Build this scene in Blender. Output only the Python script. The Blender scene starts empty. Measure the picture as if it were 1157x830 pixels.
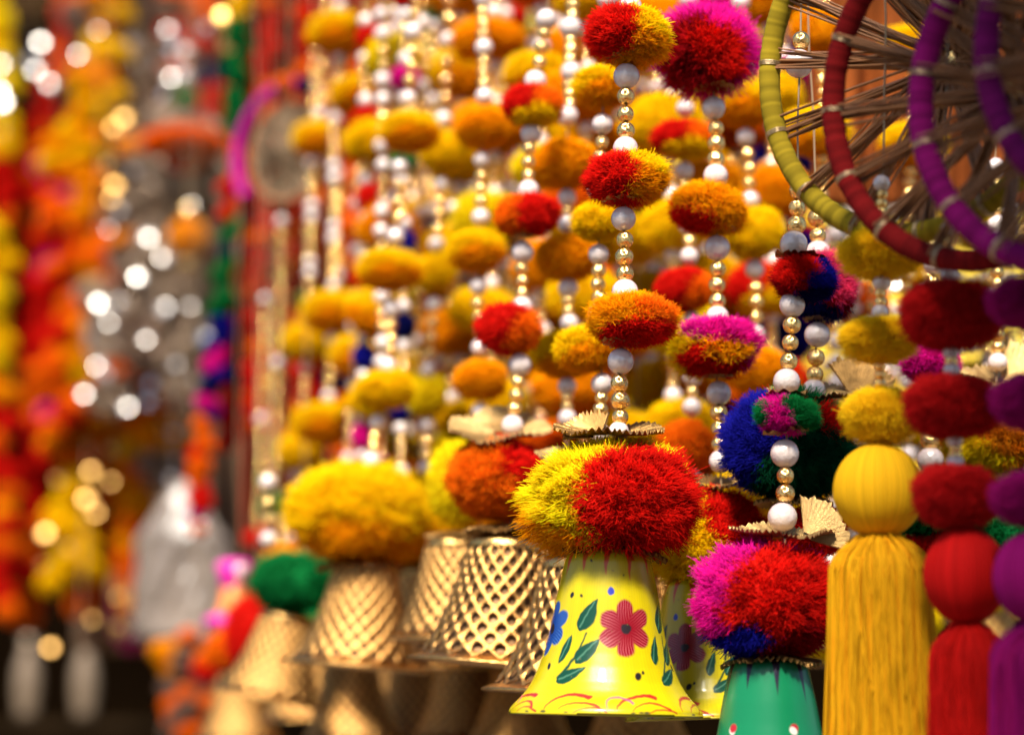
import bpy, math, random
import numpy as np
from mathutils import Vector, Matrix, Euler, Quaternion

random.seed(11)
rng = np.random.default_rng(11)
SC = bpy.context.scene
COL = SC.collection

# ------------------------------------------------------------------ camera
LENS, PITCH, EYE = 85.0, math.radians(8.2), 1.55
FPX = 1157 * LENS / 36.0
cam_d = bpy.data.cameras.new("camera")
cam = bpy.data.objects.new("camera", cam_d)
COL.objects.link(cam)
cam.location = (0, 0, EYE)
cam.rotation_euler = (math.pi / 2 + PITCH, 0, 0)
cam_d.lens = LENS
cam_d.sensor_width = 36
cam_d.clip_start, cam_d.clip_end = 0.05, 200
cam_d.dof.use_dof = True
cam_d.dof.focus_distance = 0.965
cam_d.dof.aperture_fstop = 5.6
cam_d.dof.aperture_blades = 9
SC.camera = cam
CP, SP = math.cos(PITCH), math.sin(PITCH)

def depth(py, Y):
    """distance along the lens axis of photo row py on the upright plane y = Y"""
    return Y / (CP + (py - 415) / FPX * SP)

def P(px, py, Y):
    d = depth(py, Y)
    u, v = (px - 578.5) / FPX * d, -(py - 415) / FPX * d
    return Vector((u, Y, EYE + d * SP + v * CP))

def S(py, Y):
    return depth(py, Y) / FPX            # metres per photo pixel

# ------------------------------------------------------------------ light
SUN_DIR = Vector((-0.14, -0.74, 0.98)).normalized()
el = math.asin(SUN_DIR.z)
az = math.atan2(SUN_DIR.x, SUN_DIR.y)
W = bpy.data.worlds.new("World")
SC.world = W
W.use_nodes = True
nt = W.node_tree
bg = nt.nodes["Background"]
sky = nt.nodes.new("ShaderNodeTexSky")
sky.sky_type = 'NISHITA'
sky.sun_disc = False
sky.sun_elevation = el
sky.sun_rotation = az
nt.links.new(sky.outputs[0], bg.inputs[0])
bg.inputs[1].default_value = 0.075
sl = bpy.data.lights.new("sun", 'SUN')
sl.energy = 4.8
sl.angle = math.radians(9.0)
sl.color = (1.0, 0.93, 0.82)
so = bpy.data.objects.new("sun", sl)
COL.objects.link(so)
so.rotation_euler = SUN_DIR.to_track_quat('Z', 'Y').to_euler()
VS = SC.view_settings
VS.view_transform = 'Standard'
VS.look = 'None'
VS.exposure = 1.42
VS.gamma = 1.0
SC.cycles.max_bounces = 8
SC.cycles.diffuse_bounces = 6
SC.cycles.use_denoising = True

# ------------------------------------------------------------------ helpers
def props(o, label=None, cat=None, group=None, kind=None):
    for k, v in (("label", label), ("category", cat), ("group", group), ("kind", kind)):
        if v:
            o[k] = v
    return o

def mesh_np(name, verts, quads=None, tris=None, colors=None, mat=None, smooth=True):
    me = bpy.data.meshes.new(name)
    verts = np.asarray(verts, np.float32)
    me.vertices.add(len(verts))
    me.vertices.foreach_set("co", verts.ravel())
    q = np.zeros((0, 4), np.int32) if quads is None else np.asarray(quads, np.int32)
    t = np.zeros((0, 3), np.int32) if tris is None else np.asarray(tris, np.int32)
    me.loops.add(q.size + t.size)
    me.polygons.add(len(q) + len(t))
    me.loops.foreach_set("vertex_index", np.concatenate([q.ravel(), t.ravel()]))
    st = np.concatenate([np.arange(len(q)) * 4, q.size + np.arange(len(t)) * 3]).astype(np.int32)
    me.polygons.foreach_set("loop_start", st)
    me.update(calc_edges=True)
    me.validate()
    if smooth:
        me.polygons.foreach_set("use_smooth", np.ones(len(me.polygons), bool))
    if colors is not None:
        a = me.color_attributes.new("Col", 'FLOAT_COLOR', 'POINT')
        c = np.ones((len(verts), 4), np.float32)
        c[:, :3] = colors
        a.data.foreach_set("color", c.ravel())
    if mat:
        me.materials.append(mat)
    return me

def grid_quads(nr, nc, wrap=True):
    m = nc if wrap else nc - 1
    i, j = np.meshgrid(np.arange(nr - 1), np.arange(m), indexing='ij')
    a = i * nc + j
    b = i * nc + (j + 1) % nc
    return np.stack([a, b, b + nc, a + nc], -1).reshape(-1, 4)

def lathe(name, prof, n=48, mat=None, colors=None, wob=None):
    """prof: list of (r, z); around the z axis"""
    pr = np.asarray(prof, float)
    th = np.linspace(0, 2 * math.pi, n, endpoint=False)
    r = pr[:, 0][:, None] * np.ones(n)
    z = pr[:, 1][:, None] * np.ones(n)
    if wob is not None:
        r = r * (1 + wob(th)[None, :])
    v = np.stack([r * np.cos(th), r * np.sin(th), z], -1).reshape(-1, 3)
    return mesh_np(name, v, grid_quads(len(pr), n), mat=mat, colors=colors)

def tube_arrays(pts, rad, n=6):
    pts = np.asarray(pts, float)
    m = len(pts)
    rad = np.broadcast_to(np.asarray(rad, float), (m,))
    t = np.gradient(pts, axis=0)
    t /= np.linalg.norm(t, axis=1)[:, None] + 1e-12
    ref = np.array([0, 1.0, 0]) if abs(t[0][1]) < .8 else np.array([1.0, 0, 0])
    a = np.cross(t, ref); a /= np.linalg.norm(a, axis=1)[:, None] + 1e-12
    b = np.cross(t, a)
    th = np.linspace(0, 2 * math.pi, n, endpoint=False)
    v = pts[:, None, :] + rad[:, None, None] * (a[:, None, :] * np.cos(th)[None, :, None] + b[:, None, :] * np.sin(th)[None, :, None])
    return v.reshape(-1, 3), grid_quads(m, n)

class Pile:
    def __init__(s): s.v, s.q, s.c, s.n = [], [], [], 0
    def add(s, v, q, col=None):
        s.v.append(v); s.q.append(q + s.n); s.n += len(v)
        if col is not None: s.c.append(np.broadcast_to(np.asarray(col, float), (len(v), 3)))
    def mesh(s, name, mat):
        return mesh_np(name, np.concatenate(s.v), np.concatenate(s.q), colors=np.concatenate(s.c) if s.c else None, mat=mat)

def link(name, me, parent=None, loc=(0, 0, 0), scale=(1, 1, 1), rot=(0, 0, 0)):
    o = bpy.data.objects.new(name, me)
    COL.objects.link(o)
    o.parent = parent
    o.rotation_mode = 'ZYX'
    o.location, o.scale, o.rotation_euler = loc, scale, rot
    return o

# ------------------------------------------------------------------ materials
def mat_new(name):
    m = bpy.data.materials.new(name)
    m.use_nodes = True
    return m, m.node_tree, m.node_tree.nodes["Principled BSDF"]

def noise_bump(nt, b, scale, strength, dist=0.001, detail=3):
    tc = nt.nodes.new("ShaderNodeTexCoord")
    n = nt.nodes.new("ShaderNodeTexNoise")
    n.inputs["Scale"].default_value = scale
    n.inputs["Detail"].default_value = detail
    bu = nt.nodes.new("ShaderNodeBump")
    bu.inputs["Strength"].default_value = strength
    bu.inputs["Distance"].default_value = dist
    nt.links.new(tc.outputs["Object"], n.inputs["Vector"])
    nt.links.new(n.outputs["Fac"], bu.inputs["Height"])
    nt.links.new(bu.outputs["Normal"], b.inputs["Normal"])
    return tc, n

def simple(name, col, rough=.5, metal=0., coat=0., bump=None, var=None, sheen=0., spec=None):
    m, nt, b = mat_new(name)
    b.inputs["Base Color"].default_value = (*col, 1)
    b.inputs["Roughness"].default_value = rough
    b.inputs["Metallic"].default_value = metal
    b.inputs["Coat Weight"].default_value = coat
    b.inputs["Sheen Weight"].default_value = sheen
    if spec is not None: b.inputs["Specular IOR Level"].default_value = spec
    if bump: noise_bump(nt, b, *bump)
    if var:
        sc, amt = var
        tc = nt.nodes.new("ShaderNodeTexCoord")
        n = nt.nodes.new("ShaderNodeTexNoise")
        n.inputs["Scale"].default_value = sc
        n.inputs["Detail"].default_value = 4
        nt.links.new(tc.outputs["Object"], n.inputs["Vector"])
        r = nt.nodes.new("ShaderNodeValToRGB")
        r.color_ramp.elements[0].position, r.color_ramp.elements[1].position = .3, .7
        r.color_ramp.elements[0].color = (*[c * (1 - amt) for c in col], 1)
        r.color_ramp.elements[1].color = (*[min(1, c * (1 + amt)) for c in col], 1)
        nt.links.new(n.outputs["Fac"], r.inputs[0])
        nt.links.new(r.outputs[0], b.inputs["Base Color"])
    return m

def vcol_mat(name, rough=.8, coat=0., sheen=0., translucent=0., bump=None, spec=.5, metal=0.):
    m, nt, b = mat_new(name)
    a = nt.nodes.new("ShaderNodeAttribute")
    a.attribute_name = "Col"
    nt.links.new(a.outputs["Color"], b.inputs["Base Color"])
    b.inputs["Roughness"].default_value = rough
    b.inputs["Coat Weight"].default_value = coat
    b.inputs["Coat Roughness"].default_value = .14
    b.inputs["Sheen Weight"].default_value = sheen
    b.inputs["Specular IOR Level"].default_value = spec
    b.inputs["Metallic"].default_value = metal
    if bump: noise_bump(nt, b, *bump)
    if translucent:
        tr = nt.nodes.new("ShaderNodeBsdfTranslucent")
        mx = nt.nodes.new("ShaderNodeMixShader")
        mx.inputs[0].default_value = translucent
        nt.links.new(a.outputs["Color"], tr.inputs["Color"])
        nt.links.new(b.outputs[0], mx.inputs[1])
        nt.links.new(tr.outputs[0], mx.inputs[2])
        nt.links.new(mx.outputs[0], nt.nodes["Material Output"].inputs["Surface"])
    return m

M_YARN = vcol_mat("yarn", .85, translucent=.55, spec=.02)
M_THREAD = vcol_mat("silk thread", .7, translucent=.2, spec=.04)
M_PAINT = vcol_mat("painted enamel", .26, coat=.2, spec=.2, bump=(14, .10, .02))
M_FELT = vcol_mat("wrapped felt", .9, spec=.06)

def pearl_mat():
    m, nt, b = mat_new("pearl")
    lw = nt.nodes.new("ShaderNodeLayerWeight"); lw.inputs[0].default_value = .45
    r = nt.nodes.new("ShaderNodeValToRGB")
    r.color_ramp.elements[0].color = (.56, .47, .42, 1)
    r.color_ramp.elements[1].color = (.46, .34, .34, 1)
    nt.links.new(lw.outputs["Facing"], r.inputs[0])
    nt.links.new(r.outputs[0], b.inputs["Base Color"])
    b.inputs["Roughness"].default_value = .22
    b.inputs["Specular IOR Level"].default_value = .8
    b.inputs["Coat Weight"].default_value = .6
    b.inputs["Coat Roughness"].default_value = .1
    noise_bump(nt, b, 3.0, .12, .05)
    return m
M_PEARL = pearl_mat()
M_GOLD = simple("gilt bead", (.90, .58, .20), .16, 1.0, bump=(3.5, .25, .08))
M_LATT = simple("cast gold lattice", (.50, .26, .075), .36, 1.0, bump=(120, .25, .003), var=(30, .25))
M_RIM = simple("brass rim", (.55, .32, .10), .25, 1.0, bump=(60, .2, .004), var=(25, .3))
M_PLEAT = simple("pleated gold foil", (.34, .19, .06), .40, .9, bump=(40, .3, .02), var=(6, .3))
M_PLEATP = simple("pale gold foil", (.40, .25, .09), .42, .75, bump=(40, .3, .02), var=(6, .2))
M_STRING = simple("nylon string", (.22, .14, .07), .6)
M_ZARI = simple("zari thread", (.19, .07, .016), .45, .35, var=(30, .4))
M_BAND = simple("gold binding thread", (.50, .36, .20), .4, .7, bump=(300, .5, .001))
M_SEQ = simple("sequin mirror", (.70, .66, .62), .36, 1.0)
M_SEQG = simple("gold sequin", (.62, .36, .11), .46, 1.0)

# colours of the yarns (linear)
YEL = (.98, .63, .004); LEM = (.97, .73, .008); MAR = (.98, .42, .003); ORA = (.95, .22, .006)
RED = (.74, .014, .008); CRI = (.40, .006, .010); MAG = (.76, .010, .32); PUR = (.26, .006, .20)
BLU = (.012, .012, .30); NAV = (.006, .008, .10); GRN = (.008, .22, .05); PNK = (.75, .05, .16)

# ------------------------------------------------------------------ pompoms
def sphere_dirs(n):
    i = np.arange(n) + .5
    z = 1 - 2 * i / n
    ph = math.pi * (1 + 5 ** .5) * i
    r = np.sqrt(1 - z * z)
    return np.stack([r * np.cos(ph), r * np.sin(ph), z], -1)

def unit(a): return a / (np.linalg.norm(a, axis=-1, keepdims=True) + 1e-12)

def noise_dir(d, seed, f=3.0):
    r = np.random.default_rng(seed)
    o = np.zeros(len(d))
    for k in range(6):
        w = unit(r.normal(size=3)) * f * r.uniform(.6, 1.5)
        o += np.sin(d @ w + r.uniform(0, 6.28))
    return o / 6

def pom_mesh(name, colfun, tufts=220, per=14, width=.016, spread=.10, len_var=.07, tuft_var=.06, seed=1, mat=None, core=.74, shade_var=.13, lumps=.022, crimp=.075, start=.5):
    r = np.random.default_rng(seed)
    td = unit(sphere_dirs(tufts) + r.normal(size=(tufts, 3)) * .6 / math.sqrt(tufts))
    tl = 1 + r.normal(size=tufts) * tuft_var
    tb = 1 + r.normal(size=tufts) * shade_var
    tlean = r.normal(size=(tufts, 3)) * .06
    idx = np.repeat(np.arange(tufts), per)
    N = len(idx)
    d = unit(td[idx] + r.normal(size=(N, 3)) * spread)
    L = tl[idx] * (1 + r.normal(size=N) * len_var)
    # the shape is a bun: flattened poles
    lump_w = [(unit(r.normal(size=3)) * r.uniform(1.5, 3.5), r.uniform(0, 6.28)) for _ in range(5)]
    def shp(v):
        ln = np.linalg.norm(v, axis=1, keepdims=True) + 1e-9
        u = v / ln
        k = (np.abs(u[:, :1] ** 2 + u[:, 1:2] ** 2) ** 1.35 + np.abs(u[:, 2:]) ** 2.7) ** (-1 / 2.7)      # bun rather than ball
        lump = sum(np.sin(u @ w + p) for w, p in lump_w)[:, None] * lumps
        return v * (1 + (k - 1) * .5) * (1 + lump) * .98
    base = d * start
    bend = r.normal(size=(N, 3)) * crimp + tlean[idx]
    mid = d * (start + (L - start) * .6)[:, None] + r.normal(size=(N, 3)) * crimp * .5 + tlean[idx] * .4
    tip = d * L[:, None] + bend * 1.0
    ax = unit(np.cross(d, r.normal(size=(N, 3))))
    bx = np.cross(d, ax)
    w = width * r.uniform(.7, 1.25, N)
    rings = []
    for p, k in ((base, .8), (mid, 1.), (tip, .75)):
        for a in range(3):
            an = a * 2 * math.pi / 3
            rings.append(shp(p) + (ax * math.cos(an) + bx * math.sin(an)) * (w * k)[:, None])
    V = np.stack(rings, 1)                      # N,9,3
    o = (np.arange(N) * 9)[:, None]
    q = []
    for lv in range(2):
        for a in range(3):
            b2 = (a + 1) % 3
            q.append(np.concatenate([o + lv * 3 + a, o + lv * 3 + b2, o + lv * 3 + 3 + b2, o + lv * 3 + 3 + a], 1))
    q = np.stack(q, 1).reshape(-1, 4)
    t = o + np.array([6, 7, 8])
    cd = unit(td[idx] * .75 + d * .25)
    c = colfun(cd) * np.clip(tb[idx] * (1 + r.normal(size=N) * .10), .55, 1.35)[:, None]
    C = np.repeat(c, 9, axis=0)
    # woolly core
    nr, nc = 20, 32
    ph = np.linspace(.02, math.pi - .02, nr)
    th = np.linspace(0, 2 * math.pi, nc, endpoint=False)
    cv = np.stack([np.sin(ph)[:, None] * np.cos(th), np.sin(ph)[:, None] * np.sin(th), np.cos(ph)[:, None] * np.ones(nc)], -1).reshape(-1, 3)
    cc = colfun(cv)
    cq = grid_quads(nr, nc) + N * 9
    allv = np.concatenate([V.reshape(-1, 3), shp(cv * core)])
    return mesh_np(name, allv, np.concatenate([q, cq]), t, np.clip(np.concatenate([C, cc]), 0, .95), mat or M_YARN)

def solid(c):
    c = np.array(c)
    return lambda d: np.broadcast_to(c, d.shape).copy()

def split(parts, base, seed=3, amp=.22, f=4):
    """parts: [(direction, threshold, colour)]; later ones go on top"""
    base = np.array(base)
    def fn(d):
        c = np.broadcast_to(base, d.shape).copy()
        n = noise_dir(d, seed, f)
        for k, (dr, th, co) in enumerate(parts):
            m = d @ unit(np.array(dr, float)) + amp * n * (1 if k % 2 == 0 else -1) > th
            c[m] = co
        return c
    return fn

# object space: -y faces the camera, +x to the right of the photo, +z up
FINE = dict(tufts=300, per=56, width=.0085, spread=.11, len_var=.025, tuft_var=.025, core=.90, start=.78)
BIG = dict(crimp=.05, tufts=460, per=90, width=.0050, spread=.080, len_var=.022, tuft_var=.025, shade_var=.10, core=.91, start=.82)
SOFT = dict(tufts=200, per=42, width=.013, spread=.15, len_var=.025, tuft_var=.012, shade_var=.04, core=.93, start=.82)
FELTY = dict(tufts=500, per=36, width=.010, spread=.10, len_var=.02, tuft_var=.012, shade_var=.05, core=.9, start=.7)
POM = {}
def defpom(key, fn, **kw):
    POM[key] = pom_mesh("pompom " + key, fn, seed=len(POM) + 5, **kw)

defpom("red_yellow", split([((.8, -.25, .35), .05, MAR), ((.5, -.1, .85), .35, YEL), ((-.85, -.45, .1), .22, RED)], MAR, 2), **FINE)
defpom("red_left", split([((.3, 0, 1), .45, YEL), ((-.9, -.6, -.1), .30, RED), ((-.3, -.2, -1), .85, RED)], MAR, 5), **FINE)
defpom("yellow_orange", split([((.9, -.3, -.15), .35, ORA), ((.2, -.3, -1), .55, RED)], MAR, 6), **FINE)
defpom("magenta_red", split([((-.25, -.75, -.45), .35, CRI), ((.1, -.9, -.3), .75, RED)], MAG, 7), tufts=260, per=70, width=.008, spread=.10, len_var=.08, tuft_var=.07)
defpom("yellow_redlow", split([((-.6, -.4, -.75), .72, RED)], MAR, 8), **FINE)
defpom("yellow_magenta", split([((.0, -.8, -.75), .55, RED), ((.95, -.2, .05), .52, MAG), ((-.12, -.7, .75), .74, MAG), ((.35, -.9, -.3), .90, MAR)], YEL, 9), **FINE)
defpom("redblue", split([((.75, -.3, .1), .38, BLU), ((.3, -.2, -1), .72, NAV), ((-.4, -.6, .4), .55, RED)], CRI, 10), **FINE)
defpom("magentagreen", split([((.75, -.35, .15), .30, GRN), ((-1, 0, 0), .80, GRN)], MAG, 11, .15), **FINE)
defpom("pinkred", split([((-.4, 0, -1), .45, NAV), ((.6, -.5, .5), .35, PNK)], CRI, 12), **FINE)
defpom("orange_redleft", split([((.75, -.5, .05), .22, RED)], ORA, 13, .12), **SOFT)
defpom("red_orange", split([((.8, -.3, -.2), .45, ORA)], RED, 14), **SOFT)
defpom("orange_red", split([((-.8, -.3, .3), .3, RED), ((.3, -.5, -1), .6, YEL)], ORA, 15), **SOFT)
defpom("yellow", solid(YEL), **SOFT)
defpom("marigold", solid(MAR), **SOFT)
defpom("yellow_loose", solid(YEL), **dict(SOFT, lumps=.045, tuft_var=.04))
defpom("yellow_squashed", solid(YEL), **dict(SOFT, lumps=.055, tuft_var=.03))
defpom("marigold_loose", solid(MAR), **dict(SOFT, lumps=.05, tuft_var=.04))
defpom("orange", solid(ORA), **SOFT)
defpom("red", solid(RED), **SOFT)
defpom("magenta", solid(MAG), **SOFT)
defpom("blue", solid(BLU), **SOFT)
defpom("navy", solid(NAV), **SOFT)
defpom("green", solid(GRN), **SOFT)
defpom("lemon", solid(LEM), **SOFT)
defpom("yel_or", split([((.2, -.3, -1), .25, MAR)], YEL, 21), **SOFT)  # orange underside paints in the shade beneath a yellow pompom
defpom("yel_or2", split([((-.3, -.3, -1), .30, MAR)], YEL, 31), **dict(SOFT, lumps=.05))  # same painted under-shade on a lumpier pompom
defpom("big_redyellow", split([((-.85, .1, -.85), .75, MAR), ((.62, -.72, -.08), .36, RED)], LEM, 16, .10), **BIG)
defpom("big_orange", split([((.85, -.3, .3), .50, RED)], ORA, 17, .1), **dict(BIG, per=70, width=.0055))
defpom("big_yellow", split([((.1, -.2, -1), .55, MAR)], YEL, 18), **dict(SOFT, tufts=420, per=60, width=.0075, spread=.11))  # shade on the underside painted as orange yarn
defpom("big_yellowred", split([((.8, -.4, .5), .5, RED)], YEL, 19), **dict(BIG, per=70, width=.0055))
defpom("big_magenta", split([((.5, -.75, .0), .28, RED), ((-.5, -.2, -1.2), .78, BLU), ((.5, -.2, -1), .75, CRI)], MAG, 20), **dict(BIG, per=70, width=.0055))
defpom("big_blue", split([((.6, -.3, -.6), .25, (.004, .075, .03)), ((.55, -.3, .75), .68, RED), ((.3, -.1, 1), .84, GRN)], BLU, 22, .12), **dict(BIG, per=70, width=.0055))
defpom("big_glitter", split([((-.6, -.2, -.6), .7, LEM)], (.75, .28, .01), 23), **dict(BIG, per=60, width=.006, len_var=.07))
defpom("felt_yellow", solid((.86, .50, .006)), mat=M_FELT, **FELTY)
defpom("felt_red", solid((.46, .007, .007)), mat=M_FELT, **FELTY)
defpom("felt_purple", solid((.34, .006, .12)), mat=M_FELT, **FELTY)

# ------------------------------------------------------------------ beads, foil, bells
def uv_sphere(name, mat, nr=16, nc=24, hole=.12):
    ph = np.linspace(hole, math.pi - hole, nr)
    return lathe(name, [(math.sin(p), math.cos(p)) for p in ph], nc, mat)
BEAD_P = uv_sphere("pearl", M_PEARL, 20, 32)
BEAD_G = uv_sphere("gold bead", M_GOLD, 18, 28, .2)

def frill_mesh(name, n, amp, dish, mat, inner=.12, ragged=.05, seed=0, rows=9, lip=0.0):
    r = np.random.default_rng(seed)
    m = n * 6
    th = np.linspace(0, 2 * math.pi, m, endpoint=False)
    jit = np.interp(th, np.linspace(0, 2 * math.pi, n + 1), np.append(r.normal(size=n), 0)) * .25
    zig = 2 * np.abs(((th * n / (2 * math.pi) + jit) % 1) - .5) * 2 - 1
    edge = 1 + ragged * np.interp(th, np.linspace(0, 2 * math.pi, n // 2 + 1), np.append(r.normal(size=n // 2), 0))
    wob = .05 * np.sin(3 * th + 1) + .04 * np.sin(5 * th)
    V = []
    for k in range(rows):
        t = k / (rows - 1)
        rr = inner + (1 - inner) * t
        z = zig * amp * t ** .8 + dish * t ** 1.6 + wob * t * t * .8 - lip * max(0, t - .8) * 4
        R = rr * (1 + (edge - 1) * t)
        V.append(np.stack([R * np.cos(th), R * np.sin(th), z], -1))
    return mesh_np(name, np.concatenate(V), grid_quads(rows, m), mat=mat, smooth=False)
FR_DARK = frill_mesh("pleated foil disc", 54, .055, .12, M_PLEAT, seed=1)
FR_DARK2 = frill_mesh("pleated foil disc down", 46, .06, -.22, M_PLEAT, seed=4)
FR_PALE = frill_mesh("pale foil disc", 50, .05, .16, M_PLEATP, seed=2)
FR_CAP = frill_mesh("bead cap", 10, .10, .10, M_PLEAT, seed=3, ragged=.10)

def fan_mesh(name, mat, n=16, a0=-55, a1=55, amp=.05, seed=0):
    """folded foil fan standing in the x-z plane, pivot at the origin"""
    r = np.random.default_rng(seed)
    m = n * 2 + 1
    th = np.radians(np.linspace(a0, a1, m))
    V = []
    for k in range(6):
        t = .15 + .85 * k / 5
        z = np.where(np.arange(m) % 2 == 0, 1, -1) * amp * t
        rr = t * (1 + .04 * r.normal(size=m) * (k == 5))
        V.append(np.stack([rr * np.sin(th), z, rr * np.cos(th)], -1))
    return mesh_np(name, np.concatenate(V), grid_quads(6, m, False), mat=mat, smooth=False)
FAN_P = fan_mesh("pale foil fan", M_PLEATP, 15, seed=1)
FAN_D = fan_mesh("gold foil fan", M_PLEAT, 17, -50, 60, .06, seed=2)

# open gold lattice bell, unit height, mouth at z = 0
LB_PROF = np.array([(0, .66), (.05, .62), (.12, .57), (.25, .50), (.45, .425), (.7, .36), (.9, .32), (1.0, .29)])
def lb_r(z): return np.interp(z, LB_PROF[:, 0], LB_PROF[:, 1])
def lattice_mesh():
    n, rows = 19, 11                # half rows
    v, q, t = [], [], []
    zs = np.linspace(.03, .97, rows + 2)
    def pt(i, j):                   # lattice point: row j, column i in half steps
        z = zs[j]; r = float(lb_r(z)); th = i * math.pi / n
        return (r, th, z)
    def cart(r, th, z): return (r * math.cos(th), r * math.sin(th), z)
    for j in range(0, rows):
        for i in range(j % 2, 2 * n, 2):
            c = [pt(i + 0, j), pt(i + 1, j + 1), pt(i + 0, j + 2), pt(i - 1, j + 1)] if j + 2 < rows + 2 else None
            if c is None: continue
            cz = zs[j + 1]; cth = i * math.pi / n
            dz = (zs[j + 2] - zs[j]) / 2; dth = math.pi / n
            b = len(v)
            outer = []
            for k in range(8):
                a = k * math.pi / 4 - math.pi / 2
                if k % 2 == 0:
                    ox, oz = math.cos(a), math.sin(a)
                else:
                    ox, oz = .5 * np.sign(math.cos(a)), .5 * np.sign(math.sin(a))
                outer.append((ox, oz))
            hs = .57
            for ring in (0, 1, 2):
                for k in range(8):
                    a = k * math.pi / 4 - math.pi / 2
                    if ring == 0: ox, oz = outer[k]; bump = 0.006
                    elif ring == 1:
                        ox, oz = outer[k][0] * .5 + .5 * hs * .9 * math.cos(a), outer[k][1] * .5 + .5 * hs * math.sin(a); bump = .010 
                    else: ox, oz = hs * .88 * math.cos(a), hs * .95 * math.sin(a); bump = -.004
                    if ring == 0 and k % 2 == 0: bump = .016
                    z = cz + oz * dz; th = cth + ox * dth
                    v.append(cart(float(lb_r(z)) + bump, th, z))
            for ring in (0, 1):
                for k in range(8):
                    k2 = (k + 1) % 8
                    q.append((b + ring * 8 + k, b + ring * 8 + k2, b + ring * 8 + 8 + k2, b + ring * 8 + 8 + k))
    return mesh_np("gold lattice bell", v, q, mat=M_LATT)
LB_ME = lattice_mesh()
def lb_rim():
    pr = [(.585, .075), (.63, .042), (.69, .02), (.725, .008), (.73, -.004), (.72, -.012), (.68, -.008), (.63, .012), (.59, .04), (.585, .075)]
    return lathe("lattice bell rim", pr, 96, M_RIM)
LB_RIM = lb_rim()
M_HOLE_SHADE = simple('dark hole shade', (.16, .08, .03), .55, .6, var=(20, .3))  # dark inner shell added so the bell holes read as shaded
LB_HOLE_SHADE = lathe('bell hole shade', [(float(lb_r(z)) * .90, z) for z in (.04, .12, .25, .45, .7, .9, .97)], 40, M_HOLE_SHADE)
LB_CAP = lathe("lattice bell crown", [(.315, .93), (.315, .97), (.29, 1.0), (.2, 1.05), (.1, 1.09), (.03, 1.1)], 48, M_RIM)

# painted bells ---------------------------------------------------
YB = np.array([(618, 34), (621, 42), (626, 46.5), (636, 50), (674, 58), (700, 62.5), (722, 67), (740, 72), (755, 77), (771, 84), (782, 91), (788, 96), (796, 104), (802, 109), (806, 110)])
def sm(x, w=.8): return np.clip(.5 - x / (2 * w), 0, 1)         # 1 inside
def over(c, a, col): return c * (1 - a[:, None]) + np.asarray(col) * a[:, None]
def leaf(s, y, x0, y0, x1, y1, wd):
    ax = np.array([x1 - x0, y1 - y0]); L = np.hypot(*ax); ax = ax / L
    u = ((s - x0) * ax[0] + (y - y0) * ax[1]) / L
    w = (s - x0) * -ax[1] + (y - y0) * ax[0]
    prof = wd * np.sin(np.pi * np.clip(u, 0, 1) ** .8) ** .9
    inside = (u > 0) & (u < 1)
    return np.where(inside, sm(np.abs(w) - prof), 0), np.where(inside & (u > .1) & (u < .9), sm(np.abs(w + 1.0) - .7, .8), 0), w
def stroke(s, y, pts, w0, w1):
    a = np.zeros_like(s)
    pts = np.array(pts, float)
    m = len(pts) - 1
    for k in range(m):
        p, q2 = pts[k], pts[k + 1]
        d = q2 - p
        u = np.clip(((s - p[0]) * d[0] + (y - p[1]) * d[1]) / (d @ d), 0, 1)
        dist = np.hypot(s - p[0] - u * d[0], y - p[1] - u * d[1])
        w = w0 + (w1 - w0) * (k + u) / m
        a = np.maximum(a, sm(dist - w))
    return a
def arc(cx, cy, rx, ry, a0, a1, n=9):
    t = np.radians(np.linspace(a0, a1, n))
    return [(cx + rx * math.cos(k), cy + ry * math.sin(k)) for k in t]
def flower(c, s, y, cx, cy, col, light, seed, sc=1.0):
    rr = np.random.default_rng(seed)
    for k in range(6):
        a = math.radians(k * 60 + 28)
        px, py = cx + 17.5 * sc * math.cos(a), cy + 17.5 * sc * math.sin(a)
        u = (s - px) * math.cos(a) + (y - py) * math.sin(a)
        w = -(s - px) * math.sin(a) + (y - py) * math.cos(a)
        d = (np.hypot(u / (14.5 * sc), w / (10.2 * sc * (1 + .25 * u / (14 * sc)))) - 1) * 9
        al = sm(d, .9)
        st = .5 + .5 * np.sin(w * 2.1 + rr.uniform(0, 6) + .15 * u)
        st = st ** 3 * np.clip((u + 12) / 18, 0, 1) * .75
        pc = np.asarray(col)[None, :] * (1 - st[:, None]) + np.asarray(light)[None, :] * st[:, None]
        c = c * (1 - al[:, None]) + pc * al[:, None]
    return over(c, sm(np.hypot(s - cx, y - cy) - 5.8 * sc), (.015, .01, .012))

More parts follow.
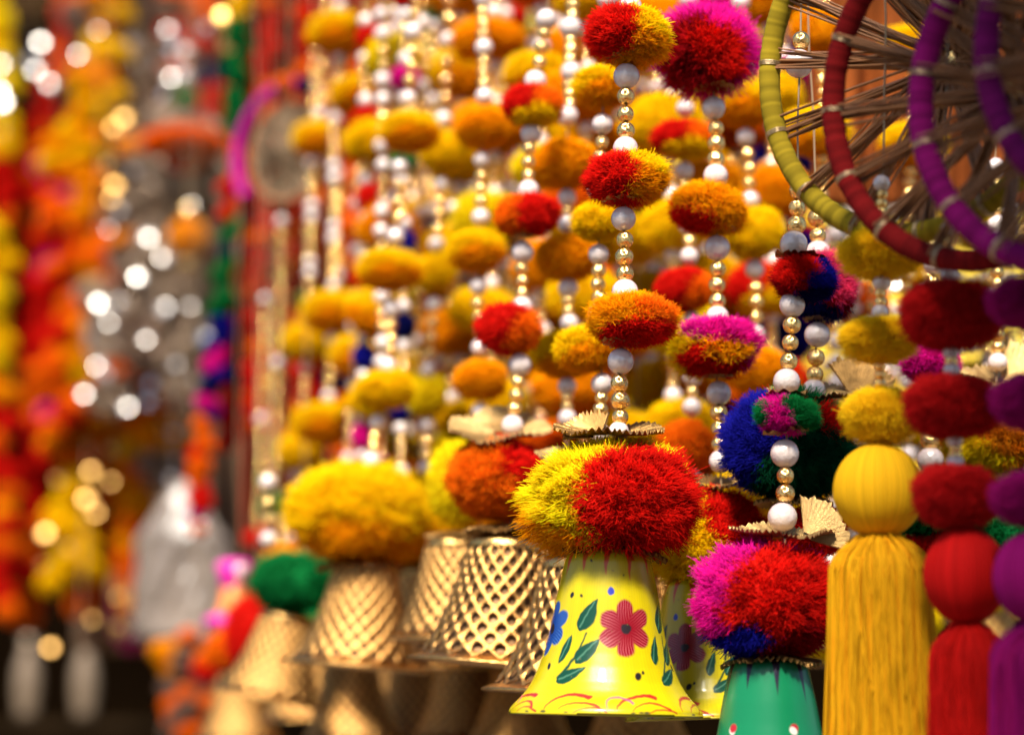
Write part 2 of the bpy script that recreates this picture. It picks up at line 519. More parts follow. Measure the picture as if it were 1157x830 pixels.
def paint_yellow(th, y):
    R = np.interp(y, YB[:, 0], YB[:, 1])
    base = np.array((.38, .305, .002))
    n = np.sin(th * 5 + y * .05) * np.sin(th * 3 - y * .03 + 2)
    n = n + 1.1 * np.sin(th * 41 + 3 * np.sin(y * .02)) * np.sin(th * 67 + y * .01) + .6 * np.sin(th * 133 + y * .03) * np.sin(y * .11 + th * 9)
    c = base[None, :] * (1 + .045 * n[:, None])
    y_true = y
    y = y + .7 * np.sin(th * 13 + y * .09) + .15 * np.sin(th * 61 - y * .31)
    thw = th + (.9 * np.sin(y * .17 + th * 9) + .25 * np.sin(y * .43 - th * 31)) / 65
    def local(t0):      # unrolled px, t wraps; a hand wobbles
        return ((thw - t0 + math.pi) % (2 * math.pi) - math.pi) * R
    # worn drips from the crown
    for k in range(12):
        s = local(-.58 + k * math.pi / 6)
        ln = 27 + 12 * ((k * 7) % 5) / 5
        w = 5.2 * np.clip(1 - (y - 622) / ln, 0, 1)
        c = over(c, np.where(y < 622 + ln, sm(np.abs(s - (y - 622) * -.05) - w), 0), (.42, .06, .006))
    for k in range(4):
        t0 = .28 + k * math.pi / 2
        s = local(t0 - 18 / 65)          # s is photo x - 688 for k = 0
        G1, G2 = (.002, .036, .019), (.06, .16, .10)
        c = over(c, stroke(s, y, [(-64, 768), (-52, 758), (-40, 745), (-32, 732), (-27, 718)], 1.5, 1.0), G1)
        for L in ((-36, 716, -13, 680, 9), (-40, 751, -10, 724, 8), (-66, 772, -26, 756, 7), (-62, 752, -45, 719, 6)):
            a, rib, w = leaf(s, y, *L)
            c = over(c, a, G1); c = over(c, rib * a * .8, G2)
        if k % 2 == 0: c = flower(c, s, y, 18, 712, (.15, .003, .008), (.34, .07, .08), k)
        else: c = flower(c, s, y, 18, 712, (.005, .03, .16), (.035, .11, .32), k, .95)
    for k in range(8):
        s = local(-.9 + k * math.pi / 4 + .3)
        RD = (.26, .012, .009)
        c = over(c, stroke(s, y, arc(20, 803, 34, 17, 185, 300), .6, 2.2), RD)
        c = over(c, stroke(s, y, arc(30, 806, 26, 12, 200, 330), .5, 1.4), RD)
        c = over(c, stroke(s, y, arc(44, 812, 22, 12, 205, 320), .4, 1.1), RD)
        if k % 2: c = over(c, stroke(s, y, arc(-8, 800, 16, 12, 180, 330), .5, 1.2), (.60, .06, .12))
    for (x0, yy, r, col) in ((-46, 675, 3.2, (.01, .01, .01)), (-33, 676, 1.5, (.01, .01, .01)), (2, 670, 4, (.02, .03, .25)), (34, 764, 4, (.01, .01, .01)), (40, 760, 2, (.01, .01, .01)), (-80, 754, 3.4, (.01, .01, .01)), (-22, 637, 1.4, (.01, .01, .01)), (70, 690, 2, (.02, .02, .02)), (16, 652, 1, (.05, .04, .01)), (52, 735, 1.2, (.04, .03, .01))):
        s = local(0)
        c = over(c, sm(np.hypot(s - x0, (y - yy) * .9) - r), col)
        s = local(2.3)
        c = over(c, sm(np.hypot(s - x0, (y - yy) * .9) - r), col)
    r = np.random.default_rng(5)
    s = local(0)
    for k in range(46):      # small scuffs on the enamel
        x0, y0 = r.uniform(-200, 200), r.uniform(630, 800)
        c = over(c, sm(np.hypot((s - x0) / r.uniform(.6, 1.6), y - y0) - r.uniform(.3, .9), .6) * r.uniform(.3, .9), (.10, .08, .02))
    for k in range(26):      # chipped paint along the lip
        x0 = r.uniform(-320, 320)
        c = over(c, sm(np.hypot((s - x0) / 2.2, y - 805) - r.uniform(.6, 1.8)), (.06, .05, .015))
    return np.clip(c, .003, .9)

def paint_green(th, y):
    R = np.interp(y, YB[:, 0], YB[:, 1])
    c = np.broadcast_to(np.array((.004, .13, .05)), (len(th), 3)).copy()
    def local(t0): return ((th - t0 + math.pi) % (2 * math.pi) - math.pi) * R
    for k in range(9):
        s = local(-.62 + k * 2 * math.pi / 9)
        ln = 36 + 8 * (k % 3)
        w = 5.5 * np.clip(1 - (y - 622) / ln, 0, 1)
        c = over(c, np.where(y < 622 + ln, sm(np.abs(s) - w), 0), (.012, .008, .02))
    for k in range(5):
        t0 = .25 + k * 2 * math.pi / 5
        s = local(t0)
        c = over(c, sm(np.hypot(s - 8, y - 705) - 5.5), (.30, .01, .02))
        c = flower(c, s, y, 26, 760, (.28, .01, .03), (.5, .15, .15), k, .8)
        c = over(c, sm(np.hypot(s + 74, y - 708) - 5), (.5, .46, .40))
    return c

def painted_bell(name, fn, nc, nr):
    # profile sampled by arc length; photo pixels with the mouth at z = 0
    seg = np.concatenate([[0], np.cumsum(np.hypot(np.diff(YB[:, 0]), np.diff(YB[:, 1])))])
    u = np.linspace(0, seg[-1], nr)
    yy, rr = np.interp(u, seg, YB[:, 0]), np.interp(u, seg, YB[:, 1])
    for _ in range(8):
        rr[1:-1] = (rr[:-2] + 2 * rr[1:-1] + rr[2:]) / 4
        yy[1:-1] = (yy[:-2] + 2 * yy[1:-1] + yy[2:]) / 4
    th = np.linspace(-math.pi, math.pi, nc, endpoint=False)      # 0 faces the camera
    TH, YY = np.meshgrid(th, yy)
    RR = np.repeat(rr[:, None], nc, 1) * (1 + .004 * np.sin(3 * TH + 1))
    V = np.stack([RR * np.sin(TH), -RR * np.cos(TH), 806 - YY], -1).reshape(-1, 3)
    C = fn(TH.ravel(), YY.ravel())
    # inner wall and lip
    ins = [(110, 806), (109.5, 808), (107, 808.5), (104, 806), (92, 792), (76, 768), (62, 722), (52, 660), (40, 632)]
    vi = [V]; ci = [C]
    for (r, y) in ins:
        vi.append(np.stack([r * np.sin(th), -r * np.cos(th), np.full(nc, 806. - y)], -1))
        ci.append(np.broadcast_to(np.array(fn(np.array([1.0]), np.array([715.0]))[0]) * .8, (nc, 3)))
    return mesh_np(name, np.concatenate(vi), grid_quads(nr + len(ins), nc), colors=np.concatenate(ci), mat=M_PAINT)
BELL_Y = painted_bell("yellow painted bell", paint_yellow, 1000, 260)
BELL_G = painted_bell("green painted bell", paint_green, 600, 160)

# tassels ----------------------------------------------------------
def tassel_mesh(name, col, n=520, seed=0, dark=(.5, .12)):
    """unit: height 1 (neck z = 0, hangs to z = -1), radius about .25"""
    r = np.random.default_rng(seed)
    pile = Pile()
    for k in range(n):
        a = r.uniform(0, 2 * math.pi)
        q = math.sqrt(r.uniform(.35, 1)) * (1.04 if k % 40 == 0 else 1)
        pts = []
        wa, wp = r.normal() * (.028 if k % 40 else .06), r.uniform(0, 6.28)
        r0, r1 = .245 * q, (.30 + .02 * r.normal()) * q
        for t in np.array([0, .02, .05, .085, .12, .17, .25, .37, .5, .63, .76, .9, 1.15]):
            bul = math.sin(min(1, t / .12) * math.pi / 2)
            rr = .05 * q + (r0 - .05 * q) * bul + (r1 - r0) * max(0, t - .085)
            aa = a + wa * math.sin(4 * t + wp) * 3
            pts.append((rr * math.cos(aa), rr * math.sin(aa) , -t + wa * .3))
        v, qd = tube_arrays(pts, .0027, 4)
        cc = np.array(col) * r.uniform(.72, 1.12)
        if r.random() < .12: cc = cc * np.array([1, .75, .6])
        pile.add(v, qd, np.clip(cc, 0, .9))
    pr = [(.03, .0), (.12, -.03), (.17, -.1), (.19, -.2), (.21, -.5), (.23, -1.1)]
    th = np.linspace(0, 2 * math.pi, 32, endpoint=False)
    V = np.concatenate([np.stack([p[0] * np.cos(th), p[0] * np.sin(th), np.full(32, p[1])], -1) for p in pr])
    pile.add(V, grid_quads(len(pr), 32), np.array(col) * .8)
    return pile.mesh(name, M_THREAD)
TAS = {"yellow": tassel_mesh("yellow tassel", (.76, .37, .008), 2000, 1), "red": tassel_mesh("red tassel", (.52, .008, .006), 1700, 2), "purple": tassel_mesh("purple tassel", (.30, .006, .12), 1700, 3)}

def ball_mesh(name, col, seed=0):
    """thread wound over a ball; unit radius"""
    r = np.random.default_rng(seed)
    nr, nc = 40, 260
    ph = np.linspace(.12, math.pi - .12, nr)
    th = np.linspace(0, 2 * math.pi, nc, endpoint=False)
    g = r.normal(size=nc) * .007 + .012 * np.sin(th * 65 + 2 * np.sin(th * 3)) + .012 * np.sin(th * 3 + 1) + .008 * np.sin(th * 7)
    V, C = [], []
    cs = r.uniform(.74, 1.12, nc)
    for p in ph:
        R = 1 + g
        V.append(np.stack([R * math.sin(p) * np.cos(th), R * math.sin(p) * np.sin(th), np.full(nc, math.cos(p))], -1))
        C.append(np.array(col)[None, :] * cs[:, None])
    return mesh_np(name, np.concatenate(V), grid_quads(nr, nc), colors=np.concatenate(C), mat=M_THREAD)
BALL = {"yellow": ball_mesh("yellow thread ball", (.78, .41, .009), 1), "red": ball_mesh("red thread ball", (.50, .007, .006), 2), "purple": ball_mesh("purple thread ball", (.30, .006, .12), 3)}

# ------------------------------------------------------------------ the strand builder
def strand(name, label, cat, group, Y, pts, items, string=True, top=-60):
    """pts: photo (x, y) the string passes through; items hang along it, sizes in photo pixels"""
    pts = sorted(pts, key=lambda p: p[1])
    ys = [p[1] for p in pts]; xs = [p[0] for p in pts]
    ph_ = random.uniform(0, 6.28)
    X = lambda y: float(np.interp(y, ys, xs)) + 1.3 * math.sin(y / 61 + ph_) + .7 * math.sin(y / 23 + 2 * ph_)
    ybot = max(it[1] for it in items)
    base = P(X(ybot), ybot, Y)
    root = bpy.data.objects.new(name, None)
    COL.objects.link(root)
    root.empty_display_size = .01
    root.location = base
    props(root, label, cat, group)
    def put(pn, me, x, y, sc, rot=(0, 0, 0), dy=0.0, parent=None):
        loc = P(x, y, Y) - base + Vector((0, dy, 0))
        return link(pn, me, root, loc, sc, rot)
    for it in items:
        k, y = it[0], it[1]
        s = S(y, Y)
        if k == 'P' or k == 'G':
            r = it[2] * s * random.uniform(.93, 1.06)
            jx = random.uniform(-.5, .5) * it[2] * .20
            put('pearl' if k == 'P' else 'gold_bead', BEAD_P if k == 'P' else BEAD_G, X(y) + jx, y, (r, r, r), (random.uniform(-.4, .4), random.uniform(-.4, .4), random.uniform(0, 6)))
        elif k == 'M':            # pompom: y, w, h, key, (dx, tilt, spin)
            w, h, key = it[2], it[3], it[4]
            dx, tilt, spin = (it[5] if len(it) > 5 else (0, 0, 0))
            put('pompom', POM[key], X(y) + dx, y, (w * s / 2.04, w * s / 2.04, h * s / 2.04), (0, math.radians(tilt), math.radians(spin)))
        elif k == 'C':
            r = it[2] * s / 2
            put('bead_cap', FR_CAP, X(y), y, (r, r, r), (random.uniform(-.1, .1), random.uniform(-.12, .12), random.uniform(0, 6)))
        elif k == 'F':            # foil disc: y, w, mesh, (dx, tilt x, tilt y)
            r = it[2] * s / 2
            dx, tx, ty = it[4] if len(it) > 4 else (0, 0, 0)
            put('foil_frill', it[3], X(y) + dx, y, (r, r, r * .9), (math.radians(tx), math.radians(ty), random.uniform(0, 6)))
        elif k == 'N':            # foil fan: y, radius, mesh, dx, roll, lean
            r = it[2] * s
            put('foil_fan', it[3], X(y) + it[4], y, (r, r, r), (math.radians(it[6]), math.radians(it[5]), 0), dy=it[7] if len(it) > 7 else 0)
        elif k == 'L':            # lattice bell: y of the mouth, height, (dx, tilt)
            h = it[2] * s
            dx, tl = it[3] if len(it) > 3 else (0, 0)
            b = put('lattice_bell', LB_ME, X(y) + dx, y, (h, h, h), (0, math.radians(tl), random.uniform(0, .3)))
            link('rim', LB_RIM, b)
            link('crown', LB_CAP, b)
            link('hole_shade', LB_HOLE_SHADE, b)  # made-up dark shell, stands for shade behind the holes
        elif k == 'B':            # painted bell
            sc = it[2] * s
            dx, tl, spin = it[4]
            put('painted_bell', it[3], X(y) + dx, y, (sc, sc, sc), (0, math.radians(tl), math.radians(spin)))
        elif k == 'T':            # tassel: y of the neck, h, w, colour
            put('tassel_skirt', TAS[it[4]], X(y), y, (it[3] * s / .56, it[3] * s / .56, it[2] * s))
        elif k == 'O':            # thread ball
            put('thread_ball', BALL[it[4]], X(y), y, (it[2] * s / 2, it[2] * s / 2, it[3] * s / 2))
    if string:
        yy = np.arange(top, ybot - 2, 40.)
        yy = np.append(yy, ybot - 2)
        pp = np.array([P(X(y), y, Y) - base for y in yy])
        v, q = tube_arrays(pp, .0004, 6)
        link('string', mesh_np('string', v, q, mat=M_STRING), root)
    return root

def beads(y0, y1, spec, rp, rg):
    """evenly spaced beads, e.g. PGGGP between two rows"""
    n = len(spec)
    tot = sum(rp if c == 'P' else rg for c in spec) * 2
    k = (y1 - y0) / tot
    out, y = [], y0
    for c in spec:
        r = rp if c == 'P' else rg
        y += r * k
        out.append((c, y, r))
        y += r * k
    return out

# ================================================================== the setting
M_GROUND = simple("packed earth", (.12, .09, .07), .9, bump=(3, .4, .03), var=(2, .3))
gm = mesh_np("ground", [(-30, -30, 0), (30, -30, 0), (30, 30, 0), (-30, 30, 0)], [(0, 1, 2, 3)], mat=M_GROUND, smooth=False)
props(link("ground", gm), kind="structure")

def box_into(pile, c, sz, col=None):
    x, y, z = [k / 2 for k in sz]
    v = np.array([(sx * x, sy * y, sz_ * z) for sx in (-1, 1) for sy in (-1, 1) for sz_ in (-1, 1)]) + np.array(c)
    q = np.array([(0, 1, 3, 2), (4, 6, 7, 5), (0, 4, 5, 1), (2, 3, 7, 6), (0, 2, 6, 4), (1, 5, 7, 3)])
    pile.add(v, q, col)
M_WALL = simple("dark shop wall", (.016, .008, .003), .95, bump=(6, .3, .02), var=(1.5, .5), spec=.0)  # near-black brown, mottled at random
pl = Pile(); box_into(pl, (0, 5.6, 2.0), (12, .2, 4.0))
w = link("back_wall", mesh_np("back wall", np.concatenate(pl.v), np.concatenate(pl.q), mat=M_WALL, smooth=False))
props(w, "dark brown shop wall behind everything, seen between the hangings on the left", "wall", kind="structure")

pl = Pile(); box_into(pl, (0, 4.95, 2.86), (12, 1.1, .05))  # roof sheet added to shadow the back wall and hide sky
w = link('added_shade_roof', mesh_np('added shade roof', np.concatenate(pl.v), np.concatenate(pl.q), mat=M_WALL, smooth=False)); props(w, 'dark roof sheet added to shadow the back of the shop', 'roof', kind='structure')

pl = Pile(); box_into(pl, (.45, .38, 2.18), (.80, .48, .004))  # cloth added out of view to keep sun off hoops and tassels
M_CAN = simple("shade cloth", (.10, .05, .04), .9, var=(3, .3))
w = link('added_shade_cloth', mesh_np('added_shade_cloth', np.concatenate(pl.v), np.concatenate(pl.q), mat=M_CAN, smooth=False)); props(w, 'unseen dark cloth added above the front corner to shade the hoops and tassels', 'added_shade_cloth', kind='structure')

pl = Pile(); box_into(pl, (0, -2.8, 1.05), (12, .2, 2.1))  # added behind the camera to block low sky and darken reflections
M_OPP = simple("facing shop wall", (.16, .10, .07), .9, var=(2, .5))
w = link('added_facing_wall', mesh_np('added facing wall', np.concatenate(pl.v), np.concatenate(pl.q), mat=M_OPP, smooth=False)); props(w, 'unseen shop wall across the lane, added to block low sky', 'wall', kind='structure')

def cloth(name, label, px0, px1, py0, py1, Y, mat, folds=14, amp=.02, seed=0, tilt=0.0):
    r = np.random.default_rng(seed)
    a, b = P(px0, py0, Y), P(px1, py1, Y)
    nc, nr = 260, 40
    u = np.linspace(0, 1, nc); t = np.linspace(0, 1, nr)
    U, T = np.meshgrid(u, t)
    ph = r.uniform(0, 6.28, 4)
    fy = amp * (np.sin(U * folds * 6.28 + ph[0] + .8 * np.sin(U * 9 + ph[1]) + .3 * T) + .5 * np.sin(U * folds * 2.3 * 6.28 + ph[2] + T))
    V = np.stack([a.x + (b.x - a.x) * U + tilt * T, Y + fy * (.5 + .5 * T), a.z + (b.z - a.z) * T], -1).reshape(-1, 3)
    m2 = mesh_np(name, V, grid_quads(nr, nc, False), mat=mat)
    o = link(name, m2)
    so_ = o.modifiers.new("thick", 'SOLIDIFY'); so_.thickness = .0012
    props(o, label, "cloth")
    return o
M_CL1 = simple("orange red cloth", (.16, .016, .005), .85, spec=.05, var=(9, .6))
M_CL2 = simple("yellow satin", (.85, .55, .05), .5, var=(10, .5))
M_CL3 = simple("purple cloth", (.10, .012, .06), .7, var=(8, .4))
M_CL4 = simple("green cloth", (.01, .16, .03), .6, var=(8, .5))
M_CL5 = simple("crimson cloth", (.30, .01, .02), .6, var=(8, .5))
cloth("hanging_cloth", "orange red cloth hanging in folds behind the left yellow pompom strands", 285, 480, -120, 620, 2.15, M_CL1, 7, .022, 1)
cloth("hanging_cloth", "pale golden yellow cloth hanging behind the crowded middle strands", 486, 1330, -120, 700, 2.25, M_CL2, 17, .024, 2)
cloth("hanging_cloth", "narrow dark purple cloth strip at the top beside the green garland", 292, 336, -120, 120, 2.5, M_CL3, 3, .01, 3)
cloth("hanging_cloth", "dark rust brown cloth added behind the hoops for the gloom in the corner", 915, 1330, -150, 235, 1.3, simple("rust brown cloth", (.16, .040, .008), .9, spec=.05, var=(14, .6)), 5, .010, 8)  # added dark sheet standing in for the gloom behind the hoops
cloth("hanging_cloth", "green cloth hanging at the top behind the pearl strands", 455, 610, -120, 105, 2.05, M_CL4, 5, .012, 4)

# ================================================================== strands in and near focus
# -- the red and yellow pompom strand with the yellow painted bell (in focus)
I = [('P', -14, 14), ('P', 8, 14), ('M', 40, 97, 64, 'red_yellow', (-1, 4, 0)), ('C', 66, 58), ('P', 86, 14.5), ('G', 109, 10), ('G', 129, 10), ('G', 148, 10), ('P', 168, 14.5),
     ('M', 201, 90, 58, 'red_left', (-1, 3, 0)), ('C', 227, 56), ('P', 247, 14.5), ('G', 271, 10), ('G', 290, 10), ('G', 309, 10), ('P', 330, 14.5),
     ('M', 362, 100, 59, 'yellow_orange', (11, 4, 0)), ('C', 389, 48), ('P', 408, 15), ('G', 433, 10), ('G', 452, 10), ('G', 471, 9.5), ('P', 487, 12),
     ('F', 490, 126, FR_DARK, (-12, 11, 1)), ('N', 492, 42, FAN_D, -22, -42, -38, .006),
     ('M', 562, 198, 130, 'big_redyellow', (-4, 0, 0)), ('F', 616, 118, FR_DARK2, (-8, -4, 4)),
     ('B', 806, 1.0, BELL_Y, (-15, 1.2, 0))]
strand("bell_hanging", "yellow painted bell with a red flower under a big red and yellow pompom", "bell hanging", "pompom and bell hangings of the stall", .965,
       [(712, 0), (710, 100), (705, 260), (702, 420), (700, 500), (700, 810)], I)

# -- magenta topped strand; a second yellow bell half behind the first
I = [('P', -12, 13), ('M', 57, 112, 94, 'magenta_red', (-7, -4, 0)), ('C', 101, 50), ('P', 122, 14), ('G', 145, 9.5), ('G', 162, 9.5), ('G', 180, 9.5), ('P', 199, 14),
     ('M', 235, 87, 56, 'yellow_redlow', (-10, 5, 0)), ('C', 260, 44), ('P', 280, 14.5), ('G', 304, 9.5), ('G', 322, 9.5), ('G', 340, 9.5), ('P', 358, 14),
     ('M', 393, 104, 65, 'yellow_magenta', (-2, -5, 0)), ('C', 426, 40), ('P', 444, 14.5), ('G', 466, 9.5), ('G', 484, 9.5), ('G', 502, 9.5), ('P', 521, 13),
     ('F', 548, 96, FR_DARK, (-14, 12, 2)), ('M', 610, 140, 112, 'big_yellowred', (-18, 0, 0)), ('F', 664, 92, FR_DARK2, (-14, -4, 0)),
     ('B', 810, .83, BELL_Y, (-16, -2, -42))]
strand("bell_hanging", "yellow painted bell half hidden behind the front yellow bell, below a fuzzy gold pompom", "bell hanging", "pompom and bell hangings of the stall", 1.03,
       [(806, 0), (808, 110), (809, 260), (811, 440), (815, 520), (815, 810)], I)

# -- green bell hanging (slightly nearer than the focus)
I = [('G', 46, 10), ('P', 72, 16), ('G', 215, 10.5), ('G', 235, 10.5), ('G', 254, 10.5), ('P', 276, 15.5), ('F', 291, 60, FR_CAP, (6, 0, 6)), ('M', 314, 72, 52, 'redblue', (12, 5, 0)), ('P', 344, 15),
     ('G', 367, 10), ('G', 387, 10), ('G', 408, 10), ('P', 431, 15.5), ('C', 446, 50), ('M', 468, 72, 46, 'magentagreen', (0, 3, 0)), ('C', 489, 56), ('P', 512, 16.5), ('G', 537, 10.5), ('G', 557, 10.5), ('P', 584, 17.5),
     ('F', 606, 112, FR_PALE, (-2, 9, 2)), ('N', 608, 50, FAN_P, 22, 52, -12),
     ('M', 678, 166, 130, 'big_magenta', (-22, 0, 0)), ('F', 740, 112, FR_DARK2, (-18, -4, 0)),
     ('B', 916, .92, BELL_G, (-15, 0, 0))]
strand("bell_hanging", "green painted bell under a magenta and red pompom in front", "bell hanging", "pompom and bell hangings of the stall", .935,
       [(905, 0), (902, 215), (893, 344), (890, 468), (887, 590), (887, 840)], I)

# -- red and pink strand with the dark blue, red and green big pompom behind the green bell's strand
I = [('G', 226, 9.5), ('G', 246, 9.5), ('G', 266, 9.5), ('P', 286, 14), ('M', 322, 70, 80, 'pinkred', (8, 0, 0)), ('C', 362, 34), ('P', 378, 14.5), ('G', 404, 9.5), ('G', 423, 9.5), ('P', 441, 13),
     ('F', 448, 100, FR_PALE, (0, 16, 0)), ('N', 452, 52, FAN_D, 46, 18, -10), ('M', 503, 150, 122, 'big_blue', (-30, 0, 0)), ('F', 560, 90, FR_DARK2, (-26, 0, 0)), ('M', 600, 70, 60, 'red', (0, 0, 0))]
strand("bell_hanging", "dark blue, red and green big pompom hanging behind the yellow tassel", "bell hanging", "pompom and bell hangings of the stall", 1.0,
       [(914, 0), (922, 246), (924, 378), (920, 450), (920, 700)], I)

# -- glittering gold pompom at the right edge behind the tassels
I = beads(180, 420, 'PGGGPPGGGPPGGP', 12, 8) + [('F', 432, 120, FR_PALE, (0, 16, 4)), ('N', 438, 58, FAN_P, 10, 46, -12), ('M', 496, 120, 90, 'big_glitter', (6, 0, 0)), ('M', 545, 60, 44, 'lemon', (4, 0, 0)), ('M', 610, 90, 70, 'green')]
strand("bell_hanging", "glittering orange gold pompom under pale foil fans at the right edge", "bell hanging", "pompom and bell hangings of the stall", 1.04,
       [(1126, 0), (1126, 800)], I)
I = beads(250, 470, 'GGPGGGPGGGP', 12, 8) + [('M', 410, 66, 44, 'magenta'), ('G', 498, 11), ('P', 520, 15), ('F', 540, 76, FR_PALE, (0, 14, 0)), ('M', 570, 110, 70, 'green'), ('M', 630, 80, 56, 'red')]
strand("bell_hanging", "strand with a green pompom peeping out between the yellow and red tassels", "bell hanging", "pompom and bell hangings of the stall", 1.02,
       [(1052, 0), (1054, 800)], I)

# -- thread tassels at the right, nearer than the focus
def tassel(label, Y, px, col, felt, poms, ball, tas, gaps):
    I = []
    for (y, w, h) in poms: I.append(('M', y, w, h, felt))
    I.append(('O', ball[0], ball[1], ball[2], col))
    I.append(('T', tas[0], tas[1], tas[2], col))
    for (a, b, n) in gaps: I += beads(a, b, n, 10, 7)
    strand("tassel_hanging", label, "tassel", "thread tassels at the stall corner", Y, px, I)
tassel("yellow thread tassel with stacked yellow pompoms above it", .875, [(1000, 0), (996, 290), (993, 420), (993, 800)], "yellow", "felt_yellow",
       [(286, 88, 54), (383, 84, 50), (469, 82, 62)], (554, 100, 108), (603, 330, 128), [(312, 360, 'PGGP'), (408, 438, 'GGG'), (200, 260, 'PGGGP')])
tassel("red thread tassel with flat dark red pompoms above it", .83, [(1070, 0), (1072, 350), (1082, 560), (1094, 700), (1096, 800)], "red", "felt_red",
       [(355, 112, 74), (458, 106, 68), (559, 96, 68)], (650, 94, 110), (704, 340, 104), [(392, 424, 'PGP'), (492, 528, 'PGGP'), (250, 318, 'PGGGP')])
tassel("purple thread tassel cut off by the right edge", .80, [(1164, 0), (1166, 350), (1170, 560), (1176, 700), (1176, 800)], "purple", "felt_purple",
       [(344, 92, 56), (456, 92, 62), (566, 92, 60)], (652, 98, 108), (706, 350, 128), [(374, 424, 'PGP'), (488, 534, 'PGGP'), (250, 314, 'PGGGP')])

# -- thread wrapped hoops in the top right corner
def hoop(label, Y, cx, cy, Rpx, rpx, turn, col, hubd=.35, nb=15, phase=0., dim=1.0):
    s = S(cy, Y)
    R, r0 = Rpx * s, rpx * s
    root = bpy.data.objects.new("threaded_hoop", None)
    COL.objects.link(root)
    root.location = P(cx, cy, Y)
    root.rotation_euler = (0, 0, math.radians(turn))
    root.empty_display_size = .02
    props(root, label, "hoop", "thread wrapped hoops in the corner")
    rr = np.random.default_rng(int(Y * 100))
    nb_, nm = 360, 20
    a = np.linspace(0, 2 * math.pi, nb_, endpoint=False); m = np.linspace(0, 2 * math.pi, nm, endpoint=False)
    A, Mn = np.meshgrid(a, m, indexing='ij')
    wr = 1 + .018 * rr.normal(size=(nb_, 1)) + .02 * np.sin(A * 5 + 1) * np.sin(A * 3)
    V = np.stack([(R + r0 * wr * np.cos(Mn)) * np.cos(A), r0 * wr * np.sin(Mn), (R + r0 * wr * np.cos(Mn)) * np.sin(A)], -1).reshape(-1, 3)
    C = np.array(col)[None, :] * np.repeat(rr.uniform(.6, 1.25, nb_), nm)[:, None]
    q = grid_quads(nb_, nm)
    last = np.array([[(nb_ - 1) * nm + k, (nb_ - 1) * nm + (k + 1) % nm, (k + 1) % nm, k] for k in range(nm)])
    link("ring", mesh_np("hoop ring", V, np.concatenate([q, last]), colors=C, mat=M_FELT), root)
    # binding bands and the fans of metallic thread to the hub
    th_ = Pile()
    hub = np.array((0, hubd * R, 0))
    for k in range(nb):
        an = 2 * math.pi * k / nb + phase
        bp = Pile()
        for j in range(3):
            aa = an + (j - 1) * .010
            c = np.array((R * math.cos(aa), 0, R * math.sin(aa)))
            mm = np.linspace(0, 2 * math.pi, 19)
            e1 = np.array((math.cos(aa), 0, math.sin(aa))); e2 = np.array((0, 1, 0))
            pts = c + (r0 * 1.05) * (np.cos(mm)[:, None] * e1 + np.sin(mm)[:, None] * e2)
            v, qd = tube_arrays(pts, r0 * .055, 5); bp.add(v, qd)
        link("binding_band", bp.mesh("binding band", M_BAND), root)
        for j in range(15):
            aa = an + rr.normal() * .035
            st = np.array((R * math.cos(aa), rr.normal() * r0 * .6, R * math.sin(aa))) * 1.0
            en = hub + rr.normal(size=3) * np.array((.035, .03, .035)) * R
            md = (st + en) / 2 + rr.normal(size=3) * .005 * R
            v, qd = tube_arrays([st, (st + md) / 2, md, (en + md) / 2, en], rr.uniform(.0003, .0007), 5); th_.add(v, qd)
    link("thread_spokes", th_.mesh("thread spokes", M_ZARI), root)
    link("hub", BEAD_G, root, hub, (.09 * R, .06 * R, .09 * R))
    v, qd = tube_arrays([(0, 0, R), (0, 0, R + .05), (0, 0, R + .12)], .0008, 6)
    link("hanging_string", mesh_np("hanging string", v, qd, mat=M_STRING), root)
hoop("olive yellow wrapped hoop, the outermost of the hoops in the corner", .86, 1036, 56, 210, 12.5, -44, (.24, .165, .010), phase=.1)
hoop("dark red wrapped hoop between the yellow and purple hoops", .80, 1110, 88, 208, 13.5, -44, (.14, .005, .005), phase=.22)
hoop("bright purple wrapped hoop in front of the dark red hoop", .75, 1216, 88, 210, 15, -44, (.17, .004, .08), phase=.0)
hoop("dull purple hoop nearest the camera, cut off by the right edge", .705, 1294, 24, 210, 15, -44, (.11, .004, .06), phase=.3)

# ================================================================== strands behind the focus
# -- orange and red strand with the gold lattice bell
I = [('P', 22, 12), ('G', 38, 8), ('G', 54, 8), ('G', 70, 8), ('P', 92, 12.5), ('M', 119, 64, 46, 'orange_red'), ('C', 138, 44), ('P', 151, 12), ('G', 168, 7.5), ('G', 183, 7.5), ('G', 198, 7.5), ('P', 215, 12),
     ('M', 244, 72, 46, 'orange_redleft'), ('C', 268, 34), ('P', 285, 12.5), ('G', 303, 7.5), ('G', 317, 7.5), ('G', 331, 7.5), ('P', 347, 12),
     ('M', 372, 72, 54, 'red_orange', (-16, 3, 0)), ('P', 412, 12.5), ('G', 431, 8), ('G', 446, 8), ('G', 461, 8), ('P', 481, 13),
     ('F', 489, 116, FR_PALE, (-16, 22, 0)), ('N', 490, 40, FAN_P, -16, -6, -22, .01), ('M', 542, 118, 92, 'big_orange', (-16, 2, 0)), ('F', 592, 84, FR_DARK2, (-12, 0, 0)), ('L', 750, 140, (-16, 5))]
strand("bell_hanging", "gold lattice bell under an orange pompom left of the yellow bell", "bell hanging", "pompom and bell hangings of the stall", 1.12,
       [(620, 0), (604, 100), (598, 200), (590, 290), (586, 420), (580, 490), (576, 760)], I)

